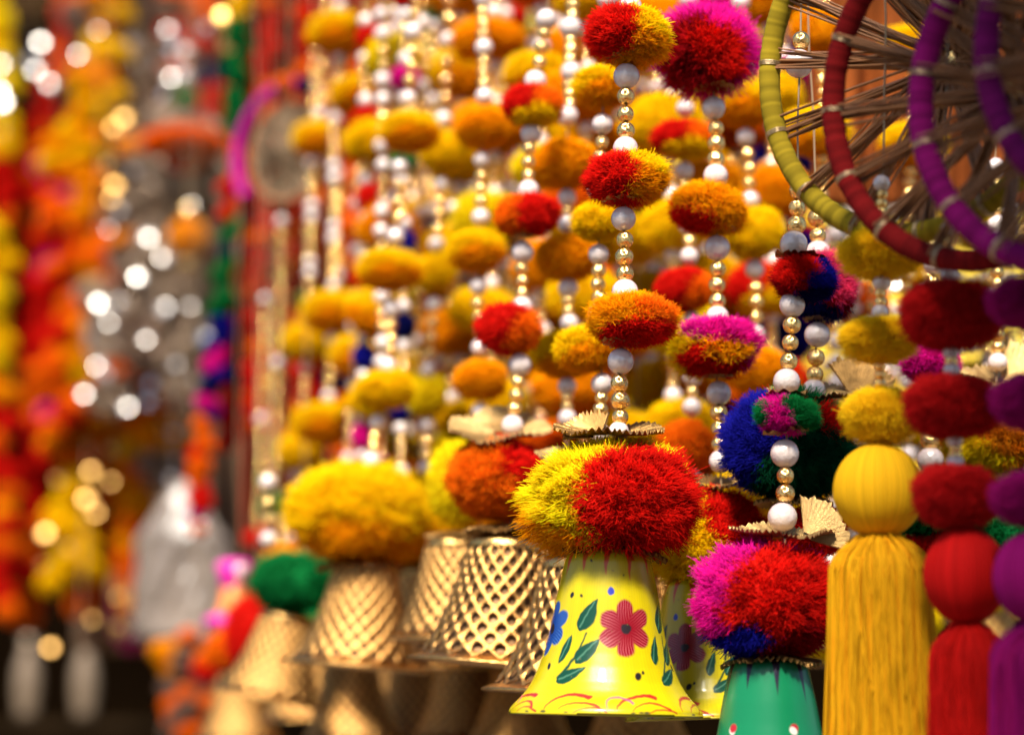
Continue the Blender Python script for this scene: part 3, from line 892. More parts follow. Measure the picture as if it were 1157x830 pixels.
# -- the large yellow pompom on a lattice bell
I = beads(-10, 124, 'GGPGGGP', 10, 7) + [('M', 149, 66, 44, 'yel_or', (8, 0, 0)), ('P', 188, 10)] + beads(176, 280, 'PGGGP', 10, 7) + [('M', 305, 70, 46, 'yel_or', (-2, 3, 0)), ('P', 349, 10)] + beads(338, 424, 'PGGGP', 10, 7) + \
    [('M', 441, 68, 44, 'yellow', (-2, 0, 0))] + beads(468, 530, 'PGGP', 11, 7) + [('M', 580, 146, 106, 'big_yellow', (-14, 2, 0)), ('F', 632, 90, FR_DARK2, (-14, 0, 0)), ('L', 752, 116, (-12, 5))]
strand("bell_hanging", "blurred gold lattice bell under the large plain yellow pompom", "bell hanging", "pompom and bell hangings of the stall", 1.33,
       [(470, 0), (458, 150), (444, 305), (436, 440), (420, 520), (414, 760)], I)
I = beads(-10, 150, 'GGPGGGP', 10, 7) + [('M', 172, 54, 44, 'yellow')] + beads(198, 286, 'PGGGP', 9, 6.5) + [('M', 309, 50, 42, 'yellow')] + beads(332, 430, 'PGGGP', 9, 6.5) + [('M', 449, 46, 38, 'lemon')] + beads(470, 540, 'PGGP', 9, 6.5) + \
    [('M', 588, 106, 100, 'big_yellow', (6, 0, 0)), ('F', 636, 84, FR_DARK2, (6, 0, 0)), ('L', 754, 112, (6, 0))]
strand("bell_hanging", "yellow pompom hanging partly hidden behind the large plain yellow pompom", "bell hanging", "pompom and bell hangings of the stall", 1.42,
       [(508, 0), (502, 170), (490, 310), (484, 450), (478, 760)], I)
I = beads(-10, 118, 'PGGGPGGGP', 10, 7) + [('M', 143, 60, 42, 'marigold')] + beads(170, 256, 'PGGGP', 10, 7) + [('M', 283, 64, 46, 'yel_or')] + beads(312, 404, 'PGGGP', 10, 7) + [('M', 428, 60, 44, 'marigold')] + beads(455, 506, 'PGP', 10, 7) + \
    [('M', 545, 70, 84, 'lemon', (-24, 0, 0)), ('F', 600, 74, FR_DARK2, (-24, 0, 0)), ('L', 722, 112, (-24, 0))]
strand("bell_hanging", "gold lattice bell standing just behind the orange pompom's bell on its left", "bell hanging", "pompom and bell hangings of the stall", 1.25,
       [(548, 0), (545, 140), (540, 280), (544, 430), (540, 760)], I)
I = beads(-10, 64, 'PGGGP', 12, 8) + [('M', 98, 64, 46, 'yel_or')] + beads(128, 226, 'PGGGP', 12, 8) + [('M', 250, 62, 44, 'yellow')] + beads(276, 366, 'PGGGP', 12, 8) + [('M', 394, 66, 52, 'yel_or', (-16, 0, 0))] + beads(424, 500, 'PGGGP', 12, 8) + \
    [('F', 520, 104, FR_PALE, (-20, 14, 0)), ('M', 570, 110, 84, 'big_orange', (-20, 0, 0)), ('F', 616, 80, FR_DARK2, (-24, 0, 0)), ('L', 783, 150, (-30, 3))]
strand("bell_hanging", "gold lattice bell mostly hidden by the front yellow bell, its rim showing on the left", "bell hanging", "pompom and bell hangings of the stall", 1.06,
       [(684, 0), (680, 140), (676, 290), (678, 440), (678, 520), (682, 800)], I)
I = beads(-10, 140, 'GGGPGGGPGGGP', 12, 7.5) + [('M', 184, 74, 54, 'marigold', (-2, 0, 0))] + beads(214, 262, 'PGP', 11, 7) + [('M', 290, 70, 50, 'marigold')] + beads(316, 374, 'PGGP', 11, 7) + [('M', 400, 74, 52, 'yel_or', (-2, 0, 0))] + beads(428, 480, 'PGGP', 11, 7) + [('M', 560, 110, 84, 'big_yellow'), ('L', 730, 112)]
strand("bell_hanging", "pearl strand with marigold pompoms left of the red and yellow strand", "bell hanging", "pompom and bell hangings of the stall", 1.17,
       [(646, 0), (642, 150), (640, 760)], I)
I = beads(-10, 132, 'PGGGPGGGP', 11, 7.5) + [('M', 158, 72, 42, 'orange_red', (2, 3, 0))] + beads(182, 300, 'PGGGPGP', 11, 7.5) + [('M', 328, 64, 46, 'red_orange', (-8, 0, 0))] + beads(352, 470, 'PGGGPGP', 11, 7.5) + [('M', 502, 64, 56, 'orange', (-8, 0, 0))] + beads(530, 560, 'PG', 11, 7.5) + [('M', 604, 100, 84, 'big_orange', (0, 0, 0)), ('L', 752, 112)]
strand("bell_hanging", "orange and red pompom strand behind the magenta topped strand on its left", "bell hanging", "pompom and bell hangings of the stall", 1.16,
       [(778, 0), (774, 160), (780, 330), (782, 500), (780, 760)], I)
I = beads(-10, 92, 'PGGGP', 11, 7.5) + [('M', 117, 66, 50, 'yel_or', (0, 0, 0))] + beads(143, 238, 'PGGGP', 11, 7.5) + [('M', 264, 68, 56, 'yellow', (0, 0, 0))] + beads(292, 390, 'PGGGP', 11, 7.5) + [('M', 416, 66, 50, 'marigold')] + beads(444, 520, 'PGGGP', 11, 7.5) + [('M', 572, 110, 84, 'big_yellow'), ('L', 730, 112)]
strand("bell_hanging", "yellow pompom strand right behind the magenta topped strand", "bell hanging", "pompom and bell hangings of the stall", 1.20,
       [(836, 0), (850, 270), (856, 420), (856, 760)], I)

# -- crowded strands farther back
def filler(label, group, x0, Y, pal, phase=0, slant=0., pitch=.054, pw=.040, ph=.027, end=None, y1=520, bead='PGGGP', cap=True, jit=.12, only_beads=False, name="pompom_strand", cat="pompom strand"):
    k = 1 / S(300, Y)
    pt, w, h = pitch * k, pw * k, ph * k
    rp, rg = .0048 * k, .0032 * k
    y = -30 + phase * pt - pt
    I = []
    while y < y1:
        if not only_beads:
            key = random.choice(pal)
            ww = w * random.uniform(1 - jit, 1 + jit)
            I.append(('M', y, ww, h * random.uniform(.9, 1.15), key, (random.uniform(-.12, .12) * w, random.uniform(-8, 8), random.choice((0, 90, 180, 270)))))
            I += beads(y + h * .46, y + pt - h * .46, bead, rp, rg)
        else:
            I += beads(y, y + pt, bead, rp, rg)
        y += pt
    if end:
        bw = end[1] * k
        yb = y - pt * .2 + bw * .25
        I.append(('M', yb, bw, bw * .74, end[0], (0, random.uniform(-4, 4), random.choice((0, 180)))))
        if len(end) > 2: I.append(('L', yb + bw * .34 + end[2] * k, end[2] * k * .94, (0, random.uniform(-3, 3))))
    I = [i for i in I if i[1] > -90 or i[0] == 'L']
    return strand(name, label, cat, group, Y, [(x0 + slant * 0, 0), (x0 - slant, 800)], I, top=-90)

G1 = "crowded yellow and orange pompom strands"
L1 = "strand of yellow and orange pompoms and pearls in the crowd behind the bells"
xs = [(435, 1.5), (468, 1.66), (520, 1.5), (560, 1.42), (590, 1.62), (612, 1.36), (650, 1.5), (664, 1.3), (706, 1.34), (724, 1.6), (742, 1.42), (760, 1.28), (800, 1.38), (818, 1.62), (838, 1.45), (872, 1.34), (700, 1.8), (620, 1.85), (550, 1.8), (780, 1.82), (470, 1.95), (560, 2.0), (640, 1.95), (720, 2.0), (800, 1.95), (880, 1.9), (504, 1.72), (578, 1.74), (640, 1.7), (684, 1.45), (756, 1.7), (856, 1.74), (536, 1.62)]
for i, (x, Y) in enumerate(xs):
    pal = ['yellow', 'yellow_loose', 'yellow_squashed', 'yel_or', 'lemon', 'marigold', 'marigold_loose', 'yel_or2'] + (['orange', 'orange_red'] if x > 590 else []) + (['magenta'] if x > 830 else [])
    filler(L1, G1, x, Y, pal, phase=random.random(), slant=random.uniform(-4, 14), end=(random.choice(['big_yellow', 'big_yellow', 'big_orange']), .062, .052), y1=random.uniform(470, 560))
G2 = "pearl and gold bead strings between the pompoms"
L2 = "string of pearls and gold beads with no pompoms, blurred among the pompom strands"
for i, (x, Y) in enumerate([(432, 1.45), (448, 1.55), (478, 1.5), (512, 1.5), (533, 1.58), (572, 1.5), (604, 1.46), (632, 1.6), (722, 1.5), (752, 1.52), (792, 1.55), (828, 1.6)]):
    filler(L2, G2, x, Y, [], phase=random.random(), slant=random.uniform(-2, 12), only_beads=True, pitch=.040, bead=random.choice(['PGGG', 'PGGGP', 'PPGG', 'PPPG']), y1=random.uniform(430, 560), name="bead_string", cat="bead string", end=('lemon', .03))
# right hand background: pale gold, magenta, pearls
G3 = "pale gold and pearl strings behind the tassels"
L3 = "blurred string of pearls and pale gold beads behind the tassels and hoops"
for i, (x, Y) in enumerate([(946, 1.3), (962, 1.45), (985, 1.36), (1008, 1.5), (1030, 1.32), (1050, 1.46), (1078, 1.36), (1100, 1.5), (1122, 1.32), (1142, 1.42), (1156, 1.34), (934, 1.55), (1000, 1.62), (1064, 1.6), (1132, 1.6)]):
    filler(L3, G3, x, Y, [], phase=random.random(), slant=random.uniform(-6, 6), only_beads=True, pitch=.040, bead=random.choice(['PGGG', 'PPG', 'PPPG', 'GGGP']), y1=random.uniform(560, 640), name="bead_string", cat="bead string", end=('lemon', .04))
G4 = "mixed pompom strands behind the hoops"
for i, (x, Y, pal) in enumerate([(868, 1.52, ['magenta', 'magenta', 'blue']), (884, 1.4, ['magenta', 'blue', 'magenta']), (900, 1.6, ['magenta', 'red', 'blue']), (1040, 1.55, ['lemon', 'yellow']), (1112, 1.45, ['lemon', 'yellow', 'marigold']), (970, 1.5, ['green', 'orange', 'marigold'])]):
    filler("blurred strand of magenta, blue, green or yellow pompoms behind the hoops and tassels", G4, x, Y, pal, phase=random.random(), end=('big_yellow', .06, .05), y1=560, pitch=.05)
for i, (x, Y) in enumerate([(930, 1.18), (1030, 1.22)]):
    filler("blurred strand of orange and gold pompoms glimpsed through the hoops", "orange strands seen through the hoops", x, Y, ['orange', 'marigold', 'red_orange', 'yel_or'], phase=random.random(), y1=180, bead='GGGGG', pitch=.05, pw=.03, ph=.022)
# left: sparser yellow strands before the orange cloth
G5 = "sparse yellow pompom strands before the orange cloth"
L5 = "blurred strand of yellow pompoms hanging in front of the orange red cloth"
def left_strand(lb, x, Y, poms, slant):
    k = 1 / S(300, Y)
    I = []
    for a, b in zip(poms, poms[1:]):
        I.append(('M', *a, (a[5] if len(a) > 5 else (0, random.uniform(-6, 6), 0)))if False else ('M', a[0], a[1], a[2], a[3], (0, random.uniform(-6, 6), 0)))
        g = b[0] - a[0] - (a[2] + b[2]) / 2
        n = max(1, int(g / 62))
        I += beads(a[0] + a[2] * .48, b[0] - b[2] * .48, 'PGGGGP' * n, .0046 * k, .0034 * k)
    a = poms[-1]
    I.append(('M', a[0], a[1], a[2], a[3]))
    strand("pompom_strand", lb, "pompom strand", G5, Y, [(x, 0), (x - slant, 600)], I)
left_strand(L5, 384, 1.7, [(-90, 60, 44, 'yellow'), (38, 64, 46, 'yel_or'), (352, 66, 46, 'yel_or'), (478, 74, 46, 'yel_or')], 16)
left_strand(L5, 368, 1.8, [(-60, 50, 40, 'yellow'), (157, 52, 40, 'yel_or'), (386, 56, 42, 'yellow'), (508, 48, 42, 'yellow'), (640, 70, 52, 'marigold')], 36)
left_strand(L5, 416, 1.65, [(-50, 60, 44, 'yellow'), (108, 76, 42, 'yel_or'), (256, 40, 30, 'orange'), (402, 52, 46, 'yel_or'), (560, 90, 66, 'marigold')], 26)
G6 = "small multicoloured pompoms among the yellow strands"
for i, (x, Y) in enumerate([(415, 1.5), (458, 1.44), (490, 1.62), (525, 1.52), (583, 1.56)]):
    filler("blurred bead strand with small navy, red, green and magenta pompoms among yellow strands", G6, x, Y, ['navy', 'red', 'green', 'blue', 'magenta'], phase=random.random(), slant=6, pitch=.05, pw=.016, ph=.016, y1=560, end=('red', .03))
# low lattice bells
G7 = "low hanging lattice bells"
for i, (x, Y, yb, pal) in enumerate([(304, 1.5, 788, 'green'), (345, 1.75, 812, 'green'), (400, 1.55, 838, 'yellow'), (470, 1.6, 842, 'marigold'), (528, 1.5, 836, 'red'), (590, 1.45, 845, 'yellow'), (270, 1.9, 836, 'orange'), (720, 1.4, 850, 'marigold'), (435, 1.9, 815, 'marigold'), (500, 1.95, 812, 'orange'), (372, 1.95, 806, 'orange')]):
    k = 1 / S(780, Y)
    strand("bell_hanging", ["tilted lattice bell under a green pompom, leftmost of the lattice bells", "blurred lattice bell behind the tilted leftmost one"][i] if i < 2 else "blurred gold lattice bell hanging low beneath the row of lattice bells", "bell hanging", G7, Y,
           [(x, 0), (x, 840)], [('L', yb, .052 * k, (0, 12 if i == 0 else random.uniform(-4, 4))), ('M', yb - .072 * k, .05 * k, .036 * k, pal, (30 if i == 0 else 0, 0, 0))] + beads(yb - .14 * k, yb - .09 * k, 'PGGP', .005 * k, .0033 * k), top=200)

# ================================================================== far left
def garland(label, Y, pts, bands, w, step, group=None, name="garland", cat="garland", jit=.25, ragged=.3, y0=-60, y1=800):
    """a rope of packed flower heads; bands: [(row, [keys])]"""
    ys = [p[1] for p in pts]; xs_ = [p[0] for p in pts]
    y = y0; I = []
    while y < y1:
        keys = [b for b in bands if b[0] <= y][-1][1]
        if keys:
            I.append(('M', y, w * random.uniform(1 - jit, 1 + jit), step * random.uniform(1.3, 1.8), random.choice(keys), (random.uniform(-ragged, ragged) * w, random.uniform(-25, 25), random.choice((0, 90, 180, 270)))))
        y += step * random.uniform(.8, 1.2)
    o = strand(name, label, cat, group, Y, pts, I)
    for c in o.children:
        if c.name.startswith('pompom'): c.name = 'flower_head'
    return o
garland("slim garland banded green, orange red, green, navy and red", 2.1, [(274, -60), (268, 150), (248, 360), (224, 560)], [(-60, ['yellow', 'green']), (50, ['green']), (150, ['orange', 'red_orange', 'orange']), (248, ['green', 'green', 'navy']), (350, ['navy', 'magenta', 'blue']), (470, ['orange', 'red'])], 22, 13, y1=575)
garland("slim orange garland right of the banded green one", 2.15, [(296, -60), (282, 300), (262, 480)], [(-60, ['red', 'orange']), (240, ['orange', 'navy']), (340, ['red', 'navy'])], 24, 14, y1=500)
garland("orange garland hanging beside the small magenta hoop", 2.2, [(318, 200), (300, 480)], [(-60, ['orange', 'red_orange']), (330, ['navy', 'red']), (400, ['orange'])], 26, 16, y0=230, y1=560)
for i, (x, Y, a, b) in enumerate([(322, 1.95, 240, 560), (305, 2.0, 330, 600), (356, 1.95, 20, 330), (330, 2.02, 560, 690), (388, 1.9, 190, 420)]):
    k = 1 / S(300, Y)
    strand("bead_string", "blurred chain of gold beads and small pompoms hanging before the orange cloth", "bead string", "gold bead chains by the orange cloth", Y, [(x, 0), (x - 14, 700)],
           beads(a, b, 'PGGGGGGGGG' * 2, .0046 * k, .0038 * k) + [('M', b + 10, .022 * k, .018 * k, ['green', 'red', 'green', 'magenta', 'navy'][i])])
for k, (x, Y, keys) in enumerate(((296, 2.12, ['orange', 'red', 'red_orange']), (350, 2.08, ['orange', 'red_orange', 'red']), (398, 2.1, ['red', 'orange', 'orange']), (432, 2.05, ['orange', 'red_orange']), (322, 2.16, ['red', 'orange']))):
    garland("red and orange flower garland hanging before the red cloth, behind the yellow strands", Y, [(x + 8, -60), (x - 10, 700)], [(-60, keys)], 26, 15, "red and orange garlands behind the yellow strands", y0=-40 + 60 * (k % 3), y1=480 + 40 * (k % 3), ragged=.3)
# small hoop
def small_hoop():
    Y, cx, cy = 2.0, 326, 172
    s = S(cy, Y)
    root = bpy.data.objects.new("straw_disc", None); COL.objects.link(root)
    root.location = P(cx, cy, Y); root.rotation_euler = (0, 0, math.radians(-36))
    props(root, "round beige straw disc inside a magenta wrapped half hoop, blurred", "hoop ornament")
    pile = Pile(); rr = np.random.default_rng(3)
    for k in range(90):
        a = 2 * math.pi * k / 90 + rr.normal() * .02
        R = 54 * s * (1 + rr.normal() * .03)
        v, q = tube_arrays([(0, -.012, 0), (R * .5 * math.cos(a), rr.normal() * .002, R * .5 * math.sin(a)), (R * math.cos(a), 0, R * math.sin(a))], [.0006, .0012, .0019], 5)
        pile.add(v, q, np.array((.15, .10, .06)) * rr.uniform(.6, 1.3))
    link("straw_rays", pile.mesh("straw rays", M_THREAD), root)
    a = np.linspace(math.radians(35), math.radians(215), 40)
    v, q = tube_arrays(np.stack([78 * s * np.cos(a), 0 * a, 78 * s * np.sin(a)], -1), 7.5 * s, 12)
    link("wrapped_arc", mesh_np("wrapped arc", v, q, colors=np.broadcast_to(np.array((.26, .005, .14)), (len(v), 3)), mat=M_FELT), root)
    a = np.linspace(0, 2 * math.pi, 60)
    v, q = tube_arrays(np.stack([56 * s * np.cos(a), 0 * a, 56 * s * np.sin(a)], -1), 3.5 * s, 8)
    link("straw_rim", mesh_np("straw rim", v, q, colors=np.broadcast_to(np.array((.22, .09, .04)), (len(v), 3)), mat=M_FELT), root)
    for j, (a, key) in enumerate(((90, 'orange'), (65, 'navy'))):
        link("pompom", POM[key], root, (78 * s * math.cos(math.radians(a)), -.005, 78 * s * math.sin(math.radians(a))), (12 * s, 12 * s, 10 * s))
small_hoop()

M_TIN = vcol_mat("silver tinsel", .35, metal=.75)
defpom("tinsel", solid((.33, .24, .17)), mat=M_TIN, **dict(SOFT, tufts=110, per=16, width=.03, spread=.3, len_var=.15))
defpom("smoky_tinsel", solid((.14, .08, .055)), mat=M_TIN, **dict(SOFT, tufts=110, per=16, width=.03, spread=.3, len_var=.15))
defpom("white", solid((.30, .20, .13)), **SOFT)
# marigold garlands
GM = "flower garlands at the far left"
far = [
    ("pale cream and yellow flower garland cut off by the left edge", 3.3, [(-4, -60), (2, 830)], [(-60, ['lemon', 'yellow']), (180, ['red', 'orange']), (250, ['yellow', 'lemon']), (420, ['marigold', 'red', 'orange']), (600, ['red', 'orange'])], 30, 18, 690),
    ("red flower garland second from the left edge", 3.35, [(28, 140), (34, 830)], [(-60, ['red']), (150, ['red', 'red', 'orange'])], 30, 16, 660),
    ("magenta and red flower garland beside the yellow ones", 3.25, [(66, 190), (58, 640)], [(-60, ['magenta', 'red']), (300, ['magenta', 'red', 'red'])], 34, 16, 540),
    ("broad marigold yellow garland hanging slantwise from the top", 3.15, [(122, -60), (112, 80), (76, 160), (72, 480)], [(-60, ['yellow', 'marigold']), (190, ['orange', 'marigold', 'magenta']), (260, ['red', 'orange', 'red'])], 40, 17, 500),
    ("yellow orange garland edged with gold sequins", 3.1, [(122, 60), (104, 200), (98, 480)], [(-60, ['marigold', 'yellow']), (200, ['marigold', 'orange']), (300, ['orange', 'marigold', 'yellow'])], 34, 16, 470),
    ("short orange and gold garland low at the left", 3.2, [(80, 400), (76, 700)], [(-60, ['marigold', 'orange', 'yellow'])], 44, 20, 660),
    ("orange gold garland above the dark doorway", 3.3, [(128, 480), (118, 700)], [(-60, ['marigold', 'orange', 'orange'])], 40, 20, 650),
    ("red orange garland low beside the tinsel garlands", 3.4, [(106, 440), (100, 700)], [(-60, ['red', 'orange', 'marigold'])], 40, 20, 700),
    ("dark red garland low at the left edge", 3.4, [(18, 520), (20, 760)], [(-60, ['red', 'red', 'orange'])], 40, 20, 700),
    ("gold and orange garland low between the tinsel and the marigolds", 3.15, [(152, 470), (148, 720)], [(-60, ['marigold', 'orange', 'yellow'])], 36, 18, 690),
    ("deep red garland reaching down behind the gold sequins", 3.45, [(46, 440), (44, 720)], [(-60, ['red', 'red', 'orange', 'marigold'])], 38, 18, 680),
    ("rusty orange garland at the top behind the tinsel", 3.3, [(150, -60), (144, 150)], [(-60, ['orange', 'smoky_tinsel', 'red'])], 34, 18, 130),
    ("short red brown garland at the top beside the green banded one", 3.0, [(240, -60), (226, 170)], [(-60, ['red', 'orange', 'smoky_tinsel', 'navy'])], 34, 18, 150),
    ("thin orange garland in the upper left gloom", 3.5, [(86, -60), (46, 190)], [(-60, ['orange', 'red'])], 22, 15, 160),
]
for (lb, Y, pts, bands, w, st, y1) in far:
    garland(lb, Y, pts, bands, w, st, GM, name="flower_garland", cat="flower garland", ragged=.35, y0=max(-60, pts[0][1]), y1=y1)

# sequin strings that sparkle
def sequins(label, Y, pts, n, size, mat, y0, y1, group="glittering sequin strings", spread=10, jitter=.16):
    base = P(pts[0][0], y1, Y)
    root = bpy.data.objects.new("sequin_string", None); COL.objects.link(root); root.location = base
    props(root, label, "sequin string", group)
    ys = [p[1] for p in pts]; xs_ = [p[0] for p in pts]
    yy = np.linspace(y0, y1, 24)
    pp = np.array([P(float(np.interp(y, ys, xs_)), y, Y) - base for y in yy])
    v, q = tube_arrays(pp, .0008, 5)
    link("string", mesh_np("string", v, q, mat=M_STRING), root)
    me = SEQ_ME[mat.name]
    for k in range(n):
        y = y0 + (y1 - y0) * (k + random.uniform(.2, .8)) / n
        p = P(float(np.interp(y, ys, xs_)) + random.uniform(-spread, spread), y, Y)
        nv = (SUN_DIR + (Vector((0, 0, EYE)) - p).normalized()).normalized()
        if random.random() < .5:
            nv = Vector((random.gauss(0, .6), -1, random.gauss(.3, .5)))
        nv = (nv + Vector((random.gauss(0, jitter), random.gauss(0, jitter), random.gauss(0, jitter)))).normalized()
        o = link("sequin", me, root, p - base, (size * random.uniform(.7, 1.2),) * 3)
        o.rotation_mode = 'XYZ'
        o.rotation_euler = nv.to_track_quat('Z', 'Y').to_euler()
SEQ_ME = {m.name: lathe("sequin " + m.name, [(.02, .10), (.3, .12), (.7, .09), (.95, .02), (1, 0), (.95, -.06), (.02, -.06)], 20, m) for m in (M_SEQ, M_SEQG)}
sequins("gold sequin string running down the right side of the yellow garland", 3.05, [(138, 120), (126, 300), (122, 520)], 16, .0075, M_SEQG, 120, 430, spread=14)
sequins("gold sequin string among the low orange garlands", 3.1, [(100, 480), (90, 740)], 13, .007, M_SEQG, 500, 740, spread=46)
sequins("gold sequin string between the low garlands and the tinsel", 3.15, [(150, 480), (140, 740)], 8, .0065, M_SEQG, 500, 720, spread=22)
sequins("gold sequin string at the top above the green garland", 2.15, [(268, -20), (256, 70)], 9, .007, M_SEQG, -10, 70, spread=14)
sequins("silver sequin string in the upper left gloom", 3.4, [(50, 40), (70, 110)], 4, .007, M_SEQ, 40, 110, spread=34)
sequins("silver sequin string hanging at the very top left of the garland", 2.6, [(225, 10), (205, 110)], 4, .006, M_SEQ, 20, 120, spread=24)
sequins("silver sequin string at the left edge of the frame", 3.2, [(4, 60), (4, 160)], 4, .007, M_SEQ, 60, 160, spread=8)
for i, x in enumerate((425, 470, 505, 585, 640)):
    sequins("sparkling silver sequins hung among the pearl strings of the crowd", 1.72, [(x, 150), (x - 5, 480)], 12, .0042, M_SEQ, 150, 480, "silver sequins among the pearl strings", 10)
for i, x in enumerate((950, 1000, 1060, 1110, 1150)):
    sequins("sparkling pale sequins hung behind the tassels and hoops", 1.5, [(x, 60), (x, 540)], 16, .0045, M_SEQ if i % 2 else M_SEQG, 40, 520, "pale sequins behind the tassels", 14)

# plastic wrapped white bundles
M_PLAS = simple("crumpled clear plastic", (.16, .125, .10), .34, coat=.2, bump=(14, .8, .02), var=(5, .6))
M_PLASD = simple("smoky plastic", (.16, .13, .12), .2, coat=.5, bump=(14, .7, .02), var=(8, .5))
def bundle(label, Y, prof_px, cx, mat, seed, cat="wrapped bundle"):
    s = S(prof_px[0][1], Y)
    ybot = prof_px[-1][1]
    r = np.random.default_rng(seed)
    yy = np.linspace(prof_px[0][1], ybot, 70)
    rr = np.interp(yy, [p[1] for p in prof_px], [p[0] for p in prof_px])
    n = 80
    th = np.linspace(0, 2 * math.pi, n, endpoint=False)
    V = []
    ks = [(r.integers(2, 9), r.uniform(0, 6.28), r.uniform(.005, .035), r.uniform(.01, .08)) for _ in range(14)]
    for y, R in zip(yy, rr):
        w = 1 + sum(a * 2.2 * np.abs(np.sin(k * th / 1 + p + f * y)) for (k, p, f_, a) in ks for f in (f_ * 2,)) * .5 - .3
        V.append(np.stack([R * s * w * np.cos(th), R * s * .8 * w * np.sin(th), np.full(n, (ybot - y) * s)], -1))
    me = mesh_np("wrapped bundle", np.concatenate(V), grid_quads(70, n), mat=mat, smooth=False)
    o = link("wrapped_bundle", me, None, P(cx, ybot, Y))
    props(o, label, cat)
    return o
for k, (x, Y, bands, w, a, b) in enumerate((
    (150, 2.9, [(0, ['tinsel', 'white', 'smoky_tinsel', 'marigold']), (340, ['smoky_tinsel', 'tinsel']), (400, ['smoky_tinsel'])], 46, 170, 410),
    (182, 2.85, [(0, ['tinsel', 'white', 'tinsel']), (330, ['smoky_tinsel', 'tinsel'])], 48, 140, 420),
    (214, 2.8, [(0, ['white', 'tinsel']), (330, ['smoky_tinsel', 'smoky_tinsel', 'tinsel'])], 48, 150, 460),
    (128, 3.0, [(0, ['tinsel', 'smoky_tinsel', 'orange', 'marigold'])], 42, 250, 470),
    (236, 2.95, [(0, ['tinsel', 'smoky_tinsel', 'white'])], 36, 190, 420),
    (184, 3.05, [(0, ['smoky_tinsel', 'orange', 'smoky_tinsel', 'marigold'])], 60, 380, 560),
    (110, 3.05, [(0, ['white', 'tinsel'])], 32, 330, 450),
    (100, 3.2, [(0, ['smoky_tinsel', 'tinsel'])], 40, -60, 90),
    (190, 3.1, [(0, ['smoky_tinsel', 'red', 'orange', 'smoky_tinsel'])], 40, -60, 110),
    (160, 3.2, [(0, ['smoky_tinsel', 'smoky_tinsel', 'tinsel'])], 40, -60, 130))):
    garland("silvery and smoky tinsel garland in the blurred cluster left of the banded garland", Y, [(x + 3, -60), (x, 800)], [(-60, bands[0][1])] + bands, w, 20, "tinsel garlands at the far left", name="tinsel_garland", cat="tinsel garland", y0=a, y1=b, ragged=.25)
    sequins("silver sequins glinting on a tinsel garland at the far left", Y - .08, [(x, -60), (x, 800)], 6 if a > 0 else 3, .0062, M_SEQ, max(a, 20), b, "silver sequins on the tinsel garlands", 18, .22)
cloth("hanging_cloth", "dull brown cloth hanging behind the tinsel garlands", 96, 300, 90, 735, 3.7, simple("brown cloth", (.13, .065, .03), .85, var=(5, .6)), 5, .03, 12)
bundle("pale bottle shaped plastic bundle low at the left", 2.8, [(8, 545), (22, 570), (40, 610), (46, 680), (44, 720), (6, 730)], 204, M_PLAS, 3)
# orange fabric flower and gold brooch on the white bundle's top
I = [('M', 162, 92, 34, 'orange'), ('M', 185, 40, 18, 'red_orange'), ('P', 60, 9), ('P', 88, 9), ('M', 112, 30, 26, 'green')]
strand("pompom_strand", "orange pompom with a green one above it above the tinsel garlands", "pompom strand", None, 2.75, [(212, 0), (206, 200)], I)
I = [('M', 268, 44, 40, 'marigold'), ('G', 240, 9), ('G', 296, 9)]
strand("pompom_strand", "gold pompom hanging against the front of the tinsel garlands", "pompom strand", None, 2.7, [(212, 0), (212, 300)], I)

# magenta ornament
def cone_ornament():
    Y = 2.0; s = S(670, Y)
    root = bpy.data.objects.new("pot_ornament", None); COL.objects.link(root); root.location = P(263, 706, Y)
    props(root, "magenta pot shaped ornament with an orange middle, blurred, left of the lattice bells", "ornament")
    m1 = simple("magenta satin", (.55, .008, .28), .45, coat=.2, var=(30, .3)); m2 = simple("orange satin", (.62, .16, .02), .45, var=(30, .4)); m3 = simple("dark base", (.02, .008, .03), .5, var=(30, .3))
    sc = (s, s, s)
    link("pot_body", lathe("pot body", [(1, 44), (13, 42), (14, 34), (16, 22), (20, 10), (22, 8)], 40, m2), root, scale=sc)
    link("neck_frill", lathe("neck frill", [(2, 74), (16, 72), (20, 66), (15, 56), (15, 44), (13, 42)], 40, m1, wob=lambda t: .06 * np.sin(11 * t)), root, scale=sc)
    link("foot_frill", lathe("foot frill", [(20, 12), (28, 10), (33, 3), (30, 0), (2, 0)], 40, m1, wob=lambda t: .06 * np.sin(13 * t)), root, scale=sc)
    link("base_plate", lathe("base plate", [(2, -1), (30, -1), (32, -6), (2, -8)], 40, m3), root, scale=sc)
cone_ornament()
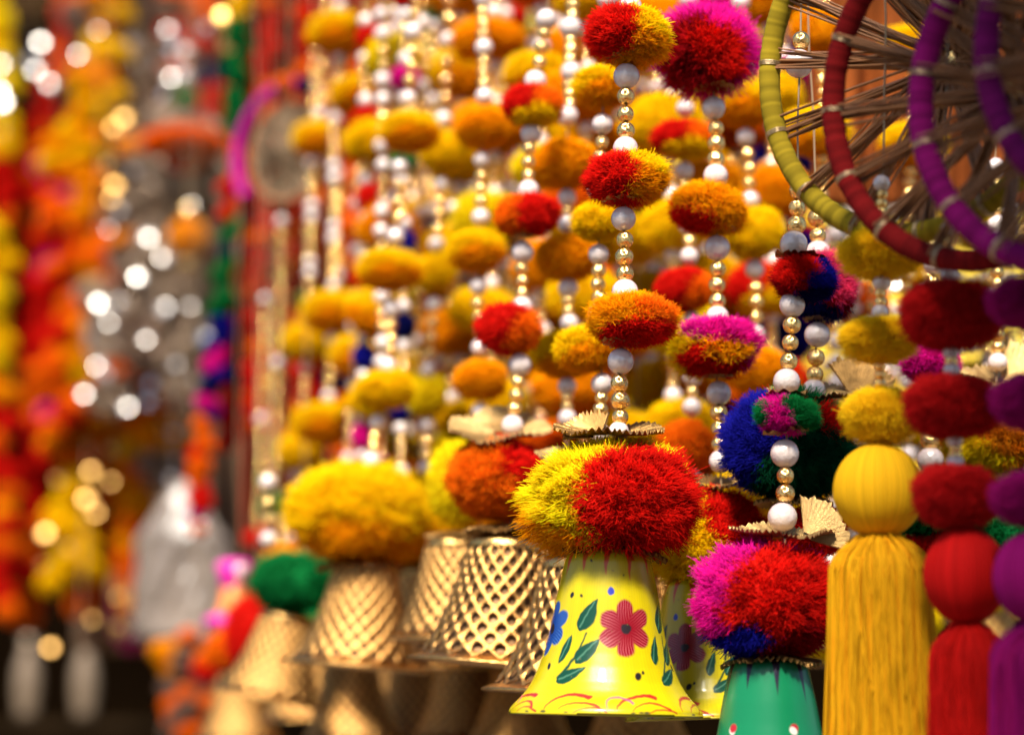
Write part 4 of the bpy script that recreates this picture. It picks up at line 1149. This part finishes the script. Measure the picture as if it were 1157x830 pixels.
strand("pompom_strand", "red and pink bead strand above the white bottle shaped bundle", "pompom strand", None, 2.3, [(222, 0), (222, 600)], [('M', 560, 24, 18, 'red'), ('M', 580, 22, 16, 'magenta'), ('M', 540, 22, 16, 'red'), ('M', 598, 18, 14, 'orange')])
# low things
for k, (x, Y, a, keys) in enumerate(((196, 2.5, 735, ['orange', 'smoky_tinsel', 'marigold']), (216, 2.45, 720, ['orange', 'red', 'smoky_tinsel']), (240, 2.4, 745, ['red', 'orange', 'smoky_tinsel']))):
    garland("short low garland of orange, red and smoky flower heads at the bottom left", Y, [(x, 600), (x, 830)], [(-60, keys)], 30, 15, "short low garlands", name="flower_garland", cat="flower garland", y0=a, y1=835)
for (x, y, w_, h_, key, Y, lb) in ((290, 720, 64, 90, 'red', 1.62, "scarlet pompom showing behind the leftmost lattice bell"), (150, 690, 40, 80, 'magenta', 3.6, "dim purple pink flower ball in the gloom")):
    strand("flower_ball", lb, "flower ball", None, Y, [(x, 0), (x, 830)], [('M', y, w_, h_, key)])
M_VASE = simple("dull tan metal", (.20, .14, .09), .35, .4, var=(20, .3))
for i, (x, lb) in enumerate(((30, "pale tan vase shape in the dark at the bottom left"), (95, "tan vase shape right of the pale one in the dark"))):
    s = S(770, 4.4)
    root = lathe("vase", [(2, 0), (13, 1), (12, 10), (15, 30), (14, 55), (8, 75), (6, 84), (9, 92), (5, 91)], 32, M_VASE)
    o = link("tall_vase", root, None, P(x, 812, 4.4), (s, s, s)); props(o, lb, "vase", "tan vases in the dark")
pl = Pile(); box_into(pl, (0, 0, 0), (1.6, .5, .03)); box_into(pl, (-.7, 0, -.6), (.06, .4, 1.2)); box_into(pl, (.7, 0, -.6), (.06, .4, 1.2))
sh = link("shelf_table", mesh_np("shelf table", np.concatenate(pl.v), np.concatenate(pl.q), mat=simple("dark wood", (.010, .006, .003), .95, spec=.0, var=(8, .4)), smooth=False), None, P(60, 812, 4.4) - Vector((0, 0, .016)))
props(sh, "dark wooden table under the tan vases at the bottom left", "table")
